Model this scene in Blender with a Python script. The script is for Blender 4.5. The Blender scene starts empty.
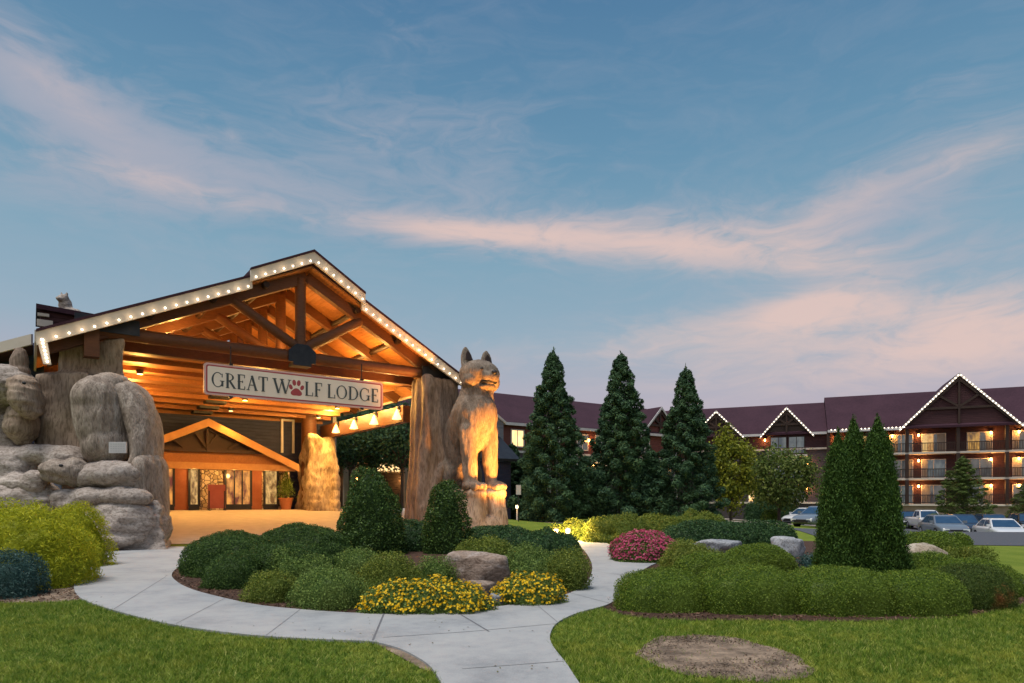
import bpy, bmesh, math, random
import numpy as np
from mathutils import Vector, Matrix, noise as mnoise

random.seed(7)
S = bpy.context.scene
COL = S.collection
R = math.radians

# ------------------------------------------------------------------ camera
F, HV, EYE = 650.0, 500.0, 1.65          # focal length and horizon in photo pixels, eye height in metres
cd = bpy.data.cameras.new('camera')
cam = bpy.data.objects.new('camera', cd); COL.objects.link(cam)
cam.location = (0, 0, EYE); cam.rotation_euler = (R(90), 0, 0)
cd.sensor_width = 36; cd.lens = F/1024*36
cd.shift_y = (HV-341.5)/1024
cd.clip_end = 3000; cd.clip_start = .05
S.camera = cam

# ------------------------------------------------------------------ render / view
S.view_settings.view_transform = 'Standard'
S.view_settings.look = 'None'
S.view_settings.exposure = 0.18
S.view_settings.gamma = 1
S.render.engine = 'CYCLES'
S.cycles.use_denoising = True
S.cycles.max_bounces = 5
S.cycles.diffuse_bounces = 3
S.cycles.glossy_bounces = 2
S.cycles.transmission_bounces = 2
S.cycles.transparent_max_bounces = 6
S.cycles.sample_clamp_indirect = 4
S.cycles.caustics_reflective = False
S.cycles.caustics_refractive = False

def lin(r, g, b):
    f = lambda c: c/12.92 if c <= .04045 else ((c+.055)/1.055)**2.4
    return (f(r/255), f(g/255), f(b/255), 1)

# ------------------------------------------------------------------ world: dusk sky with thin lit cloud
W = bpy.data.worlds.new('World'); S.world = W; W.use_nodes = True
wt = W.node_tree; wt.nodes.clear()
def N(tree, t, **k):
    n = tree.nodes.new(t)
    for a, b in k.items(): setattr(n, a, b)
    return n
def setin(tree, sock, v):
    if isinstance(v, bpy.types.NodeSocket): tree.links.new(v, sock)
    else: sock.default_value = v
def M_(op, a, b=None, c=None, tree=None, clamp=False):
    tree = tree or wt
    n = N(tree, 'ShaderNodeMath', operation=op); n.use_clamp = clamp
    setin(tree, n.inputs[0], a)
    if b is not None: setin(tree, n.inputs[1], b)
    if c is not None: setin(tree, n.inputs[2], c)
    return n.outputs[0]
def MIX(f, a, b, tree=None, blend='MIX'):
    tree = tree or wt
    n = N(tree, 'ShaderNodeMix', data_type='RGBA', blend_type=blend)
    setin(tree, n.inputs[0], f); setin(tree, n.inputs[6], a); setin(tree, n.inputs[7], b)
    return n.outputs[2]
def RAMP(tree, f, stops, interp='LINEAR'):
    n = N(tree, 'ShaderNodeValToRGB'); cr = n.color_ramp; cr.interpolation = interp
    while len(cr.elements) < len(stops): cr.elements.new(.5)
    for e, (p, c) in zip(cr.elements, stops): e.position = p; e.color = c
    setin(tree, n.inputs[0], f)
    return n.outputs[0]
tc = N(wt, 'ShaderNodeTexCoord')
sep = N(wt, 'ShaderNodeSeparateXYZ'); wt.links.new(tc.outputs['Generated'], sep.inputs[0])
dx, dy, dz = sep.outputs
az = M_('ARCTAN2', dx, dy)                       # 0 straight ahead, + to the right
el = M_('ARCSINE', dz)
elf = M_('MULTIPLY', el, 1/(math.pi/2), clamp=True)
base = RAMP(wt, elf, [(0.0, lin(192, 168, 172)), (.085, lin(178, 170, 182)), (.15, lin(146, 168, 184)), (.22, lin(126, 160, 180)),
                      (.31, lin(99, 141, 169)), (.42, lin(78, 120, 155)), (.60, lin(62, 104, 146)), (1, lin(50, 84, 128))])
# cloud texture in (azimuth, elevation) stretched sideways
cmb = N(wt, 'ShaderNodeCombineXYZ'); setin(wt, cmb.inputs[0], az); setin(wt, cmb.inputs[1], M_('MULTIPLY', el, 2.3)); 
wn = N(wt, 'ShaderNodeTexNoise'); wn.inputs['Scale'].default_value = 3.2; wn.inputs['Detail'].default_value = 4; wt.links.new(cmb.outputs[0], wn.inputs['Vector'])
wv = N(wt, 'ShaderNodeVectorMath', operation='MULTIPLY_ADD'); wt.links.new(wn.outputs['Color'], wv.inputs[0]); wv.inputs[1].default_value = (.42, .20, 0); wt.links.new(cmb.outputs[0], wv.inputs[2])
def skynoise(scale, rot, detail=7, dist=.6, rough=.6, off=(0, 0, 0), sc=(1, 1, 1)):
    mp = N(wt, 'ShaderNodeMapping'); mp.inputs['Rotation'].default_value = (0, 0, rot); mp.inputs['Location'].default_value = off
    mp.inputs['Scale'].default_value = sc
    wt.links.new(wv.outputs[0], mp.inputs[0])
    n = N(wt, 'ShaderNodeTexNoise'); n.inputs['Scale'].default_value = scale; n.inputs['Detail'].default_value = detail
    n.inputs['Roughness'].default_value = rough; n.inputs['Distortion'].default_value = dist
    wt.links.new(mp.outputs[0], n.inputs['Vector'])
    return n.outputs[0]
nA = skynoise(3.1, R(-12), off=(3.1, 1.2, 0), sc=(1, 1.3, 1))
nB = skynoise(7.5, R(-6), detail=8, dist=.9, rough=.62, off=(.3, 2.2, 5), sc=(1, 1.5, 1))
nC = skynoise(17, R(-4), detail=8, dist=.6, rough=.6, off=(7, 1, 2), sc=(.9, 1.35, 1))
ns = M_('ADD', M_('ADD', M_('MULTIPLY', nA, .38), M_('MULTIPLY', nB, .42)), M_('MULTIPLY', nC, .32))
def puff(u, v, ru, rv, tilt, amp):
    """soft patch of thin cloud centred on a sky direction"""
    a0 = math.atan((u-512)/F); e0 = math.atan((HV-v)/F*math.cos(a0))
    ra = ru/F*math.cos(a0)**2; re = rv/F
    A = M_('SUBTRACT', az, a0); E = M_('SUBTRACT', el, e0)
    ct, st = math.cos(R(tilt)), math.sin(R(tilt))
    p = M_('ADD', M_('MULTIPLY', A, ct), M_('MULTIPLY', E, st))
    q = M_('SUBTRACT', M_('MULTIPLY', E, ct), M_('MULTIPLY', A, st))
    p = M_('POWER', M_('ABSOLUTE', M_('DIVIDE', p, ra)), 2.0); q = M_('POWER', M_('ABSOLUTE', M_('DIVIDE', q, re)), 2.0)
    return M_('MULTIPLY', M_('EXPONENT', M_('MULTIPLY', M_('ADD', p, q), -1)), amp*.88)
mauve = [(70, 115, 190, 44, -22, .62), (230, 175, 190, 32, -8, .75), (40, 185, 140, 20, 4, .45), (440, 140, 170, 42, -2, .66),
         (400, 25, 70, 12, -24, .4), (890, 200, 120, 36, 22, .75), (955, 84, 70, 13, -4, .5), (600, 232, 250, 34, -3, .75), (20, 60, 60, 26, -20, .4), (940, 275, 150, 36, 4, .6)]
warm = [(450, 231, 100, 11, -3, .75), (590, 232, 170, 20, -2, .8), (720, 250, 150, 17, -4, .85), (820, 265, 90, 11, -4, .7), (985, 148, 90, 18, -3, .6), (850, 200, 70, 20, 14, .45),
        (170, 185, 150, 12, -3, .6), (60, 85, 90, 16, -24, .45), (210, 120, 60, 14, -24, .3), (355, 135, 50, 12, 6, .3), (820, 303, 70, 16, 6, .75), (740, 330, 240, 26, 3, .75), (980, 325, 150, 32, 2, .8), (880, 368, 330, 30, 0, .6)]
def total(lst):
    t = None
    for a in lst:
        p = puff(*a); t = p if t is None else M_('ADD', t, p)
    return t
def cover(mask, lo, hi):
    d = M_('ADD', ns, M_('MULTIPLY', M_('SUBTRACT', mask, .5), .30))
    n = N(wt, 'ShaderNodeMapRange'); n.interpolation_type = 'SMOOTHSTEP'
    setin(wt, n.inputs[0], d); n.inputs[1].default_value = lo; n.inputs[2].default_value = hi
    return M_('MULTIPLY', n.outputs[0], M_('MINIMUM', mask, 1))
mv = cover(total(mauve), .40, .70); wm = cover(total(warm), .38, .74)
thin = N(wt, 'ShaderNodeMapRange'); setin(wt, thin.inputs[0], ns); thin.inputs[1].default_value = .5; thin.inputs[2].default_value = .85
sky = MIX(M_('MULTIPLY', thin.outputs[0], .22), base, lin(172, 172, 184))
sky = MIX(M_('MULTIPLY', mv, .70), sky, lin(172, 170, 182))
sky = MIX(M_('MULTIPLY', wm, .90), sky, lin(220, 192, 183))
# afterglow of the set sun behind the photographer
glow = M_('MULTIPLY', M_('POWER', M_('MAXIMUM', M_('ADD', M_('MULTIPLY', dy, -.86), M_('ADD', M_('MULTIPLY', dx, -.35), M_('MULTIPLY', dz, .3))), 0), 2.0), .5)
glowc = N(wt, 'ShaderNodeMix', data_type='RGBA', blend_type='ADD'); glowc.inputs[0].default_value = 1
setin(wt, glowc.inputs[6], sky)
gc = N(wt, 'ShaderNodeVectorMath', operation='SCALE'); gc.inputs[0].default_value = (.95, .82, .72); setin(wt, gc.inputs['Scale'], glow)
setin(wt, glowc.inputs[7], gc.outputs[0])
SUN_EL, SUN_AZ = R(74), R(232)          # direction of the soft afterglow key, shared by sky and lamp
nish = N(wt, 'ShaderNodeTexSky', sky_type='NISHITA'); nish.sun_disc = False; nish.sun_elevation = SUN_EL; nish.sun_rotation = SUN_AZ
bg1 = N(wt, 'ShaderNodeBackground'); setin(wt, bg1.inputs[0], glowc.outputs[2]); bg1.inputs[1].default_value = .92
bg2 = N(wt, 'ShaderNodeBackground'); setin(wt, bg2.inputs[0], nish.outputs[0]); bg2.inputs[1].default_value = .004
ad = N(wt, 'ShaderNodeAddShader'); wt.links.new(bg1.outputs[0], ad.inputs[0]); wt.links.new(bg2.outputs[0], ad.inputs[1])
wo = N(wt, 'ShaderNodeOutputWorld'); wt.links.new(ad.outputs[0], wo.inputs[0])

# ------------------------------------------------------------------ sun: very soft, low contrast
sl = bpy.data.lights.new('sun', 'SUN'); sl.energy = 3.1; sl.angle = R(26); sl.color = (1, .95, .88)
so = bpy.data.objects.new('sun', sl); COL.objects.link(so)
sd = Vector((math.sin(SUN_AZ)*math.cos(SUN_EL), math.cos(SUN_AZ)*math.cos(SUN_EL), math.sin(SUN_EL)))
so.rotation_euler = sd.to_track_quat('Z', 'Y').to_euler(); so.location = (0, -20, 40)

# ================================================================== helpers
def tag(o, label=None, cat=None, group=None, kind=None):
    if label: o['label'] = label
    if cat: o['category'] = cat
    if group: o['group'] = group
    if kind: o['kind'] = kind
    return o
def empty(name, loc, label=None, cat=None, group=None, rz=0):
    o = bpy.data.objects.new(name, None); COL.objects.link(o); o.location = loc; o.rotation_euler = (0, 0, rz)
    o.empty_display_size = .3
    return tag(o, label, cat, group)
def link(name, me, mats, parent=None, local=False):
    for m in mats: me.materials.append(m)
    o = bpy.data.objects.new(name, me); COL.objects.link(o)
    if parent is not None:
        o.parent = parent
        if not local:
            q = parent; off = Vector((0, 0, 0))
            while q is not None: off += q.location; q = q.parent
            o.location = -off
    return o
def copy_tree(o, parent=None):
    c = o.copy(); COL.objects.link(c)
    if parent is not None: c.parent = parent
    for ch in list(o.children): copy_tree(ch, c)
    return c

class MB:
    def __init__(s): s.v = []; s.f = []; s.m = []; s.sm = []
    def add(s, vs, fs, m=0, smooth=False):
        b = len(s.v); s.v += [tuple(p) for p in vs]
        for f in fs: s.f.append([b+i for i in f]); s.m.append(m); s.sm.append(smooth)
        return s
    def hexa(s, p, m=0):       # p: 4 bottom + 4 top corners, both counter-clockwise seen from above
        return s.add(p, [(3, 2, 1, 0), (4, 5, 6, 7), (0, 1, 5, 4), (1, 2, 6, 5), (2, 3, 7, 6), (3, 0, 4, 7)], m)
    def box(s, c, d, m=0, fr=None):
        x, y, z = c; a, b, h = d[0]/2, d[1]/2, d[2]/2
        p = [(x-a, y-b, z-h), (x+a, y-b, z-h), (x+a, y+b, z-h), (x-a, y+b, z-h), (x-a, y-b, z+h), (x+a, y-b, z+h), (x+a, y+b, z+h), (x-a, y+b, z+h)]
        if fr: p = [fr(*q) for q in p]
        return s.hexa(p, m)
    def bar(s, a, b, w, h, m=0, up=(0, 0, 1)):
        a = Vector(a); b = Vector(b); d = (b-a).normalized(); u = Vector(up); r = d.cross(u).normalized(); u = r.cross(d)
        p = []
        for q in (a, b):
            p += [q-r*w/2-u*h/2, q+r*w/2-u*h/2, q+r*w/2+u*h/2, q-r*w/2+u*h/2]
        return s.add(p, [(0, 1, 2, 3), (7, 6, 5, 4), (0, 4, 5, 1), (1, 5, 6, 2), (2, 6, 7, 3), (3, 7, 4, 0)], m)
    def tube(s, a, b, r0, r1=None, n=12, m=0, caps=True, capm=None):
        r1 = r0 if r1 is None else r1
        a = Vector(a); b = Vector(b); d = (b-a).normalized(); k = Vector((0, 0, 1)) if abs(d.z) < .9 else Vector((1, 0, 0))
        x = d.cross(k).normalized(); y = d.cross(x); p = []
        for q, r in ((a, r0), (b, r1)):
            p += [q+(x*math.cos(2*math.pi*i/n)+y*math.sin(2*math.pi*i/n))*r for i in range(n)]
        s.add(p, [(i, i+n, (i+1) % n+n, (i+1) % n) for i in range(n)], m, True)
        if caps: s.add(p[:n], [tuple(range(n))], m if capm is None else capm); s.add(p[n:], [tuple(range(n))[::-1]], m if capm is None else capm)
        return s
    def prism(s, poly, ext, m=0):      # poly: world points, ext: extrusion vector
        n = len(poly); e = Vector(ext); a = [Vector(q) for q in poly]; b = [q+e for q in a]
        return s.add(a+b, [tuple(range(n))[::-1], tuple(range(n, 2*n))]+[(i, (i+1) % n, (i+1) % n+n, i+n) for i in range(n)], m)
    def ball(s, c, r, m=0, nu=10, nv=6):
        r = (r, r, r) if not hasattr(r, '__len__') else r
        vs = [(c[0], c[1], c[2]-r[2])]; fs = []
        for j in range(1, nv):
            ph = -math.pi/2+math.pi*j/nv
            for i in range(nu):
                th = 2*math.pi*i/nu; vs.append((c[0]+r[0]*math.cos(ph)*math.cos(th), c[1]+r[1]*math.cos(ph)*math.sin(th), c[2]+r[2]*math.sin(ph)))
        vs.append((c[0], c[1], c[2]+r[2])); L = len(vs)-1
        for i in range(nu):
            k = (i+1) % nu; fs.append((0, 1+k, 1+i)); fs.append((L, 1+(nv-2)*nu+i, 1+(nv-2)*nu+k))
            for j in range(nv-2): fs.append((1+j*nu+i, 1+j*nu+k, 1+(j+1)*nu+k, 1+(j+1)*nu+i))
        return s.add(vs, fs, m, True)
    def mesh(s, name, fix=True):
        me = bpy.data.meshes.new(name); me.from_pydata(s.v, [], s.f)
        me.polygons.foreach_set('material_index', s.m); me.polygons.foreach_set('use_smooth', s.sm)
        if fix:
            bm = bmesh.new(); bm.from_mesh(me); bmesh.ops.recalc_face_normals(bm, faces=bm.faces); bm.to_mesh(me); bm.free()
        me.update(); return me
    def build(s, name, mats, parent=None, local=False):
        if not isinstance(mats, (list, tuple)): mats = [mats]
        return link(name, s.mesh(name), mats, parent, local)

def quads_mesh(name, V, mi=None, smooth=False, Q=None):
    """V (n,3) with consecutive quads, or with index array Q (m,4)"""
    V = np.asarray(V, np.float32)
    if Q is None: Q = np.arange(len(V)).reshape(-1, 4)
    me = bpy.data.meshes.new(name); me.vertices.add(len(V)); me.vertices.foreach_set('co', V.ravel())
    me.loops.add(Q.size); me.loops.foreach_set('vertex_index', Q.astype(np.int32).ravel())
    me.polygons.add(len(Q)); me.polygons.foreach_set('loop_start', np.arange(0, Q.size, 4, dtype=np.int32))
    if mi is not None: me.polygons.foreach_set('material_index', np.asarray(mi, np.int32))
    me.polygons.foreach_set('use_smooth', np.full(len(Q), smooth))
    me.update(calc_edges=True); return me
def nrm(a): return a/np.maximum(np.linalg.norm(a, axis=1, keepdims=True), 1e-9)
def leaf_quads(P, Nn, L, Wd, rng, jit=.6, up=None, tilt=0.0):
    n = len(P); L = np.broadcast_to(np.asarray(L, float), (n,)); Wd = np.broadcast_to(np.asarray(Wd, float), (n,))
    L = L*rng.uniform(.7, 1.3, n); Wd = Wd*rng.uniform(.7, 1.3, n)
    nn = nrm(Nn+jit*rng.normal(size=(n, 3)))
    ref = rng.normal(size=(n, 3)) if up is None else np.asarray(up)+.45*rng.normal(size=(n, 3))
    a = nrm(ref-nn*np.sum(ref*nn, 1, keepdims=True)); b = np.cross(nn, a)
    V = np.empty((n, 4, 3)); 
    V[:, 0] = P-a*L[:, None]/2; V[:, 1] = P+b*Wd[:, None]/2+nn*(Wd*.2)[:, None]; V[:, 2] = P+a*L[:, None]/2; V[:, 3] = P-b*Wd[:, None]/2+nn*(Wd*.2)[:, None]
    return V.reshape(-1, 3)
def smooth(a, b, x):
    t = np.clip((x-a)/(b-a), 0, 1); return t*t*(3-2*t)

# ------------------------------------------------------------------ materials
def new_mat(name):
    m = bpy.data.materials.new(name); m.use_nodes = True; t = m.node_tree
    return m, t, t.nodes['Principled BSDF']
def coords(t, kind='Object', sc=(1, 1, 1), rot=(0, 0, 0)):
    c = N(t, 'ShaderNodeTexCoord'); mp = N(t, 'ShaderNodeMapping'); mp.inputs['Scale'].default_value = sc; mp.inputs['Rotation'].default_value = rot
    t.links.new(c.outputs[kind], mp.inputs[0]); return mp.outputs[0]
def tnoise(t, vec, scale, detail=5, rough=.6, dist=0):
    n = N(t, 'ShaderNodeTexNoise'); n.inputs['Scale'].default_value = scale; n.inputs['Detail'].default_value = detail
    n.inputs['Roughness'].default_value = rough; n.inputs['Distortion'].default_value = dist
    t.links.new(vec, n.inputs['Vector']); return n.outputs[0]
def bump(t, p, h, strength=.4, dist=.05):
    b = N(t, 'ShaderNodeBump'); b.inputs['Strength'].default_value = strength; b.inputs['Distance'].default_value = dist
    t.links.new(h, b.inputs['Height']); t.links.new(b.outputs[0], p.inputs['Normal'])
def c4(c): return c if len(c) == 4 else (*c, 1)
def mat(name, c1, c2=None, scale=3, rough=.7, bmp=0, sc=(1, 1, 1), rot=(0, 0, 0), detail=5, metal=0, spec=.3, lo=.3, hi=.7, bscale=None, bdist=.03, coat=0):
    m, t, p = new_mat(name); p.inputs['Roughness'].default_value = rough; p.inputs['Metallic'].default_value = metal
    p.inputs['Specular IOR Level'].default_value = spec; p.inputs['Coat Weight'].default_value = coat
    v = coords(t, 'Object', sc, rot)
    nz = tnoise(t, v, scale, detail)
    col = RAMP(t, nz, [(lo, c4(c1)), (hi, c4(c2 or c1))]); t.links.new(col, p.inputs['Base Color'])
    if bmp:
        h = tnoise(t, v, bscale or scale*4, 6); bump(t, p, h, bmp, bdist)
    return m
def emit(name, c, s):
    m, t, p = new_mat(name); p.inputs['Base Color'].default_value = c4(c); p.inputs['Emission Color'].default_value = c4(c); p.inputs['Emission Strength'].default_value = s
    return m
def leafmat(name, stops, trans=.25, rough=.42, patch=1.2, pc=None, fine=None, pth=(.45, .68)):
    """leaf colour varies leaf by leaf, plus broad patches of a second tone"""
    m, t, p = new_mat(name); p.inputs['Roughness'].default_value = rough; p.inputs['Specular IOR Level'].default_value = .14
    g = N(t, 'ShaderNodeNewGeometry')
    col = RAMP(t, g.outputs['Random Per Island'], [(i/(max(len(stops)-1, 1)), c4(c)) for i, c in enumerate(stops)])
    if pc:
        nz = tnoise(t, coords(t), patch, 3)
        f = N(t, 'ShaderNodeMapRange'); t.links.new(nz, f.inputs[0]); f.inputs[1].default_value = pth[0]; f.inputs[2].default_value = pth[1]; f.inputs[4].default_value = .75
        col = MIX(f.outputs[0], col, c4(pc), t)
    if fine:
        f2 = N(t, 'ShaderNodeMapRange'); t.links.new(tnoise(t, coords(t), fine[0], 4, .65), f2.inputs[0]); f2.inputs[1].default_value = .42; f2.inputs[2].default_value = .62
        col = MIX(f2.outputs[0], col, c4(fine[1]), t)
    t.links.new(col, p.inputs['Base Color'])
    tr = N(t, 'ShaderNodeBsdfTranslucent'); t.links.new(col, tr.inputs[0])
    mx = N(t, 'ShaderNodeMixShader'); mx.inputs[0].default_value = trans
    t.links.new(p.outputs[0], mx.inputs[1]); t.links.new(tr.outputs[0], mx.inputs[2])
    t.links.new(mx.outputs[0], t.nodes['Material Output'].inputs[0])
    return m
def wood(name, c1, c2, sc=(1, 1, 1), rough=.55):
    m, t, p = new_mat(name); p.inputs['Roughness'].default_value = rough; p.inputs['Specular IOR Level'].default_value = .3
    v = coords(t, 'Object', sc); a = tnoise(t, v, 4, 6, .65, .6); b = tnoise(t, coords(t), .9, 3)
    f = M_('ADD', M_('MULTIPLY', a, .7, tree=t), M_('MULTIPLY', b, .3, tree=t), tree=t)
    t.links.new(RAMP(t, f, [(.3, c4(c1)), (.68, c4(c2))]), p.inputs['Base Color']); bump(t, p, a, .3, .02)
    return m
def siding(name, c1, c2, pitch=.2, rough=.75, depth=.03, vert=None):
    """horizontal lap siding / courses: saw profile along z (or along a direction vector)"""
    m, t, p = new_mat(name); p.inputs['Roughness'].default_value = rough; p.inputs['Specular IOR Level'].default_value = .25
    c = N(t, 'ShaderNodeTexCoord'); d = N(t, 'ShaderNodeVectorMath', operation='DOT_PRODUCT'); t.links.new(c.outputs['Object'], d.inputs[0]); d.inputs[1].default_value = vert or (0, 0, 1)
    fr = M_('FRACT', M_('DIVIDE', d.outputs['Value'], pitch, tree=t), tree=t)
    line = N(t, 'ShaderNodeMapRange'); t.links.new(fr, line.inputs[0]); line.inputs[1].default_value = 0; line.inputs[2].default_value = .12
    nz = tnoise(t, coords(t, 'Object', (1, 1, 4)), 1.3, 6)
    col = RAMP(t, nz, [(.3, c4(c1)), (.7, c4(c2))])
    t.links.new(col, p.inputs['Base Color'])
    bump(t, p, M_('MULTIPLY', line.outputs[0], M_('SUBTRACT', 1.2, M_('MULTIPLY', fr, .5, tree=t), tree=t), tree=t), .9, depth)
    return m
def shingle(name, c1, c2):
    m, t, p = new_mat(name); p.inputs['Roughness'].default_value = .85; p.inputs['Specular IOR Level'].default_value = .2
    v = coords(t, 'Object', (1, 1, 1)); 
    a = tnoise(t, coords(t, 'Object', (1.2, 1.2, 5)), 3.5, 4); b = tnoise(t, v, .35, 3)
    f = M_('ADD', M_('MULTIPLY', a, .6, tree=t), M_('MULTIPLY', b, .4, tree=t), tree=t)
    t.links.new(RAMP(t, f, [(.35, c4(c1)), (.65, c4(c2))]), p.inputs['Base Color']); bump(t, p, a, .5, .03)
    return m
def stonewall(name, scale, stones, mortar):
    m, t, p = new_mat(name); p.inputs['Roughness'].default_value = .8
    v = coords(t)
    vo = N(t, 'ShaderNodeTexVoronoi', feature='DISTANCE_TO_EDGE'); vo.inputs['Scale'].default_value = scale; t.links.new(v, vo.inputs['Vector'])
    vc = N(t, 'ShaderNodeTexVoronoi'); vc.inputs['Scale'].default_value = scale; t.links.new(v, vc.inputs['Vector'])
    sp = N(t, 'ShaderNodeSeparateColor'); t.links.new(vc.outputs['Color'], sp.inputs[0])
    col = RAMP(t, sp.outputs[0], [(i/(len(stones)-1), c4(c)) for i, c in enumerate(stones)])
    e = N(t, 'ShaderNodeMapRange'); t.links.new(vo.outputs['Distance'], e.inputs[0]); e.inputs[1].default_value = .03; e.inputs[2].default_value = .09
    t.links.new(MIX(e.outputs[0], c4(mortar), col, t), p.inputs['Base Color']); bump(t, p, e.outputs[0], .8, .04)
    return m
def carved(name, c1, c2, c3, sc=(1, 1, .35), scale=2.2, bs=.55, bd=.12):
    """painted concrete rock-work: streaky bump, broad stains"""
    m, t, p = new_mat(name); p.inputs['Roughness'].default_value = .82; p.inputs['Specular IOR Level'].default_value = .25
    a = tnoise(t, coords(t, 'Object', sc), scale, 7, .62, .5); b = tnoise(t, coords(t), .55, 4, .6, .3); g = tnoise(t, coords(t, 'Object', sc), scale*4, 5, .6, .4); g9 = tnoise(t, coords(t, 'Object', (sc[0], sc[1], sc[2]*.6)), scale*9, 3, .6, .3)
    col = RAMP(t, a, [(.32, c4(c1)), (.5, c4(c2)), (.68, c4(c3))])
    st = RAMP(t, b, [(.35, (.55, .5, .46, 1)), (.6, (1, 1, 1, 1))])
    gv = RAMP(t, g, [(.34, (.62, .60, .58, 1)), (.50, (1, 1, 1, 1))])
    col = MIX(.7, col, gv, t, 'MULTIPLY')
    col = MIX(.8, col, RAMP(t, g9, [(.38, (.55, .52, .49, 1)), (.52, (1, 1, 1, 1))]), t, 'MULTIPLY')
    t.links.new(MIX(.5, col, st, t, 'MULTIPLY'), p.inputs['Base Color'])
    bump(t, p, M_('ADD', a, M_('ADD', M_('MULTIPLY', g, .5, tree=t), M_('MULTIPLY', g9, .35, tree=t), tree=t), tree=t), bs, bd)
    return m
def pane(name, c, s, c2=None, scale=1.5, rough=.1):
    """window seen from outside: faint or lit room behind, glossy glass"""
    m, t, p = new_mat(name); p.inputs['Roughness'].default_value = rough; p.inputs['Base Color'].default_value = (.02, .025, .03, 1)
    nz = tnoise(t, coords(t, 'Object', (1, 1, .5)), scale, 3)
    t.links.new(RAMP(t, nz, [(.38, c4(c)), (.62, c4(c2 or c))]), p.inputs['Emission Color']); p.inputs['Emission Strength'].default_value = s
    return m

K = {}
K['log'] = wood('log_wood', (.075, .028, .012), (.15, .058, .024), (1, 1, 6))
K['logd'] = wood('dark_timber', (.022, .012, .009), (.045, .023, .015))
K['plank'] = wood('plank_wood', (.22, .085, .026), (.36, .15, .048), (3, 3, 3))
K['trimwood'] = wood('trim_wood', (.34, .17, .06), (.46, .24, .09))
K['cream'] = mat('cream_paint', (.50, .43, .36), (.58, .51, .44), 2, .6)
K['white'] = mat('white_paint', (.46, .44, .44), (.54, .52, .52), 2, .6)
K['roof'] = shingle('maroon_shingle', (.030, .012, .020), (.056, .024, .036))
K['maroon'] = siding('maroon_siding', (.045, .018, .021), (.066, .027, .030), .2)
K['brick'] = siding('red_siding', (.12, .04, .036), (.16, .058, .05), .2)
K['slate'] = siding('slate_siding', (.05, .040, .047), (.07, .057, .064), .22)
K['navy'] = siding('navy_siding', (.026, .032, .070), (.038, .046, .095), .2)
K['greysh'] = siding('grey_shingle', (.14, .16, .2), (.2, .22, .26), .25)
K['tanbase'] = mat('tan_base', (.24, .17, .13), (.32, .24, .19), 1.5, .8, .3)
K['steel'] = mat('dark_steel', (.02, .022, .028), (.035, .038, .045), 3, .45, metal=.4)
K['black'] = mat('black_metal', (.012, .012, .014), (.02, .02, .024), 3, .5)
K['concrete'] = None

# ------------------------------------------------------------------ photo geometry to world
def px(u, v, Y): return Vector(((u-512)/F*Y, Y, EYE-(v-HV)/F*Y))
D1 = Vector((.804, .595, 0)).normalized(); D2 = Vector((-D1.y, D1.x, 0)); P0 = Vector((-14.29, 24, 0))
def C(t, w, z): return P0+D1*t+D2*w+Vector((0, 0, z))                 # canopy frame
def tz(u, v, w):                                                      # where the sight line of a photo pixel meets a canopy plane
    k = (u-512)/F; b = P0+D2*w
    t = (k*b.y-b.x)/(D1.x-k*D1.y); Y = b.y+t*D1.y
    return t, EYE-(v-HV)/F*Y
def terr(x, y):
    x = np.asarray(x, float); y = np.asarray(y, float)
    rx, ry = x-P0.x, y-P0.y; t = D1.x*rx+D1.y*ry; w = D2.x*rx+D2.y*ry
    z = 1.05*np.clip((w+1.5)/13.5, 0, 1)*(1-smooth(18, 28, t))*(1-smooth(30, 60, w))
    lot = smooth(18, 36, x)*smooth(36, 42, y)*(1-smooth(120, 200, y))
    mid = smooth(14, 20, x)*smooth(20, 28, y)
    return z-1.2*lot-.15*mid*(1-lot)
def tzf(x, y): return float(terr(x, y))
def gp(u, v):
    Y = EYE*F/(v-HV)
    for _ in range(12): Y = (EYE-tzf((u-512)/F*Y, Y))*F/(v-HV)
    return ((u-512)/F*Y, Y)
def inside(P, poly):
    x, y = P[:, 0], P[:, 1]; r = np.zeros(len(P), bool); n = len(poly)
    for i in range(n):
        x1, y1 = poly[i]; x2, y2 = poly[(i+1) % n]
        c = ((y1 > y) != (y2 > y)) & (x < (x2-x1)*(y-y1)/((y2-y1) if y2 != y1 else 1e-9)+x1); r ^= c
    return r
def spline(pts, n=6):
    P = [Vector((*p, 0)) for p in pts]; out = []
    for i in range(len(P)-1):
        a, b, c, d = P[max(i-1, 0)], P[i], P[i+1], P[min(i+2, len(P)-1)]
        for k in range(n):
            t = k/n; q = .5*((2*b)+(c-a)*t+(2*a-5*b+4*c-d)*t*t+(3*b-a-3*c+d)*t**3); out.append((q.x, q.y))
    out.append(tuple(pts[-1])); return out

# ================================================================== ground
def axis(lo, hi, flo, fhi, st):
    a = list(np.arange(flo, fhi+.01, st)); k = st*1.3; x = flo
    while x > lo: x -= k; k *= 1.35; a.insert(0, x)
    x = fhi; k = st*1.3
    while x < hi: x += k; k *= 1.35; a.append(x)
    return np.array(a)
gx = axis(-900, 900, -30, 62, 1.0); gy = axis(-80, 1600, 0, 95, 1.0)
GX, GY = np.meshgrid(gx, gy); V = np.stack([GX, GY, terr(GX, GY)], -1).reshape(-1, 3)
nx, ny = len(gx), len(gy); I = np.arange(nx*ny).reshape(ny, nx)
Q = np.stack([I[:-1, :-1], I[:-1, 1:], I[1:, 1:], I[1:, :-1]], -1).reshape(-1, 4)
m, t, p = new_mat('lawn'); p.inputs['Roughness'].default_value = .9; p.inputs['Specular IOR Level'].default_value = .1
v = coords(t); a = tnoise(t, v, 30, 6, .7); b = tnoise(t, v, .8, 4)
f = M_('ADD', M_('MULTIPLY', a, .55, tree=t), M_('MULTIPLY', b, .45, tree=t), tree=t)
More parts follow.
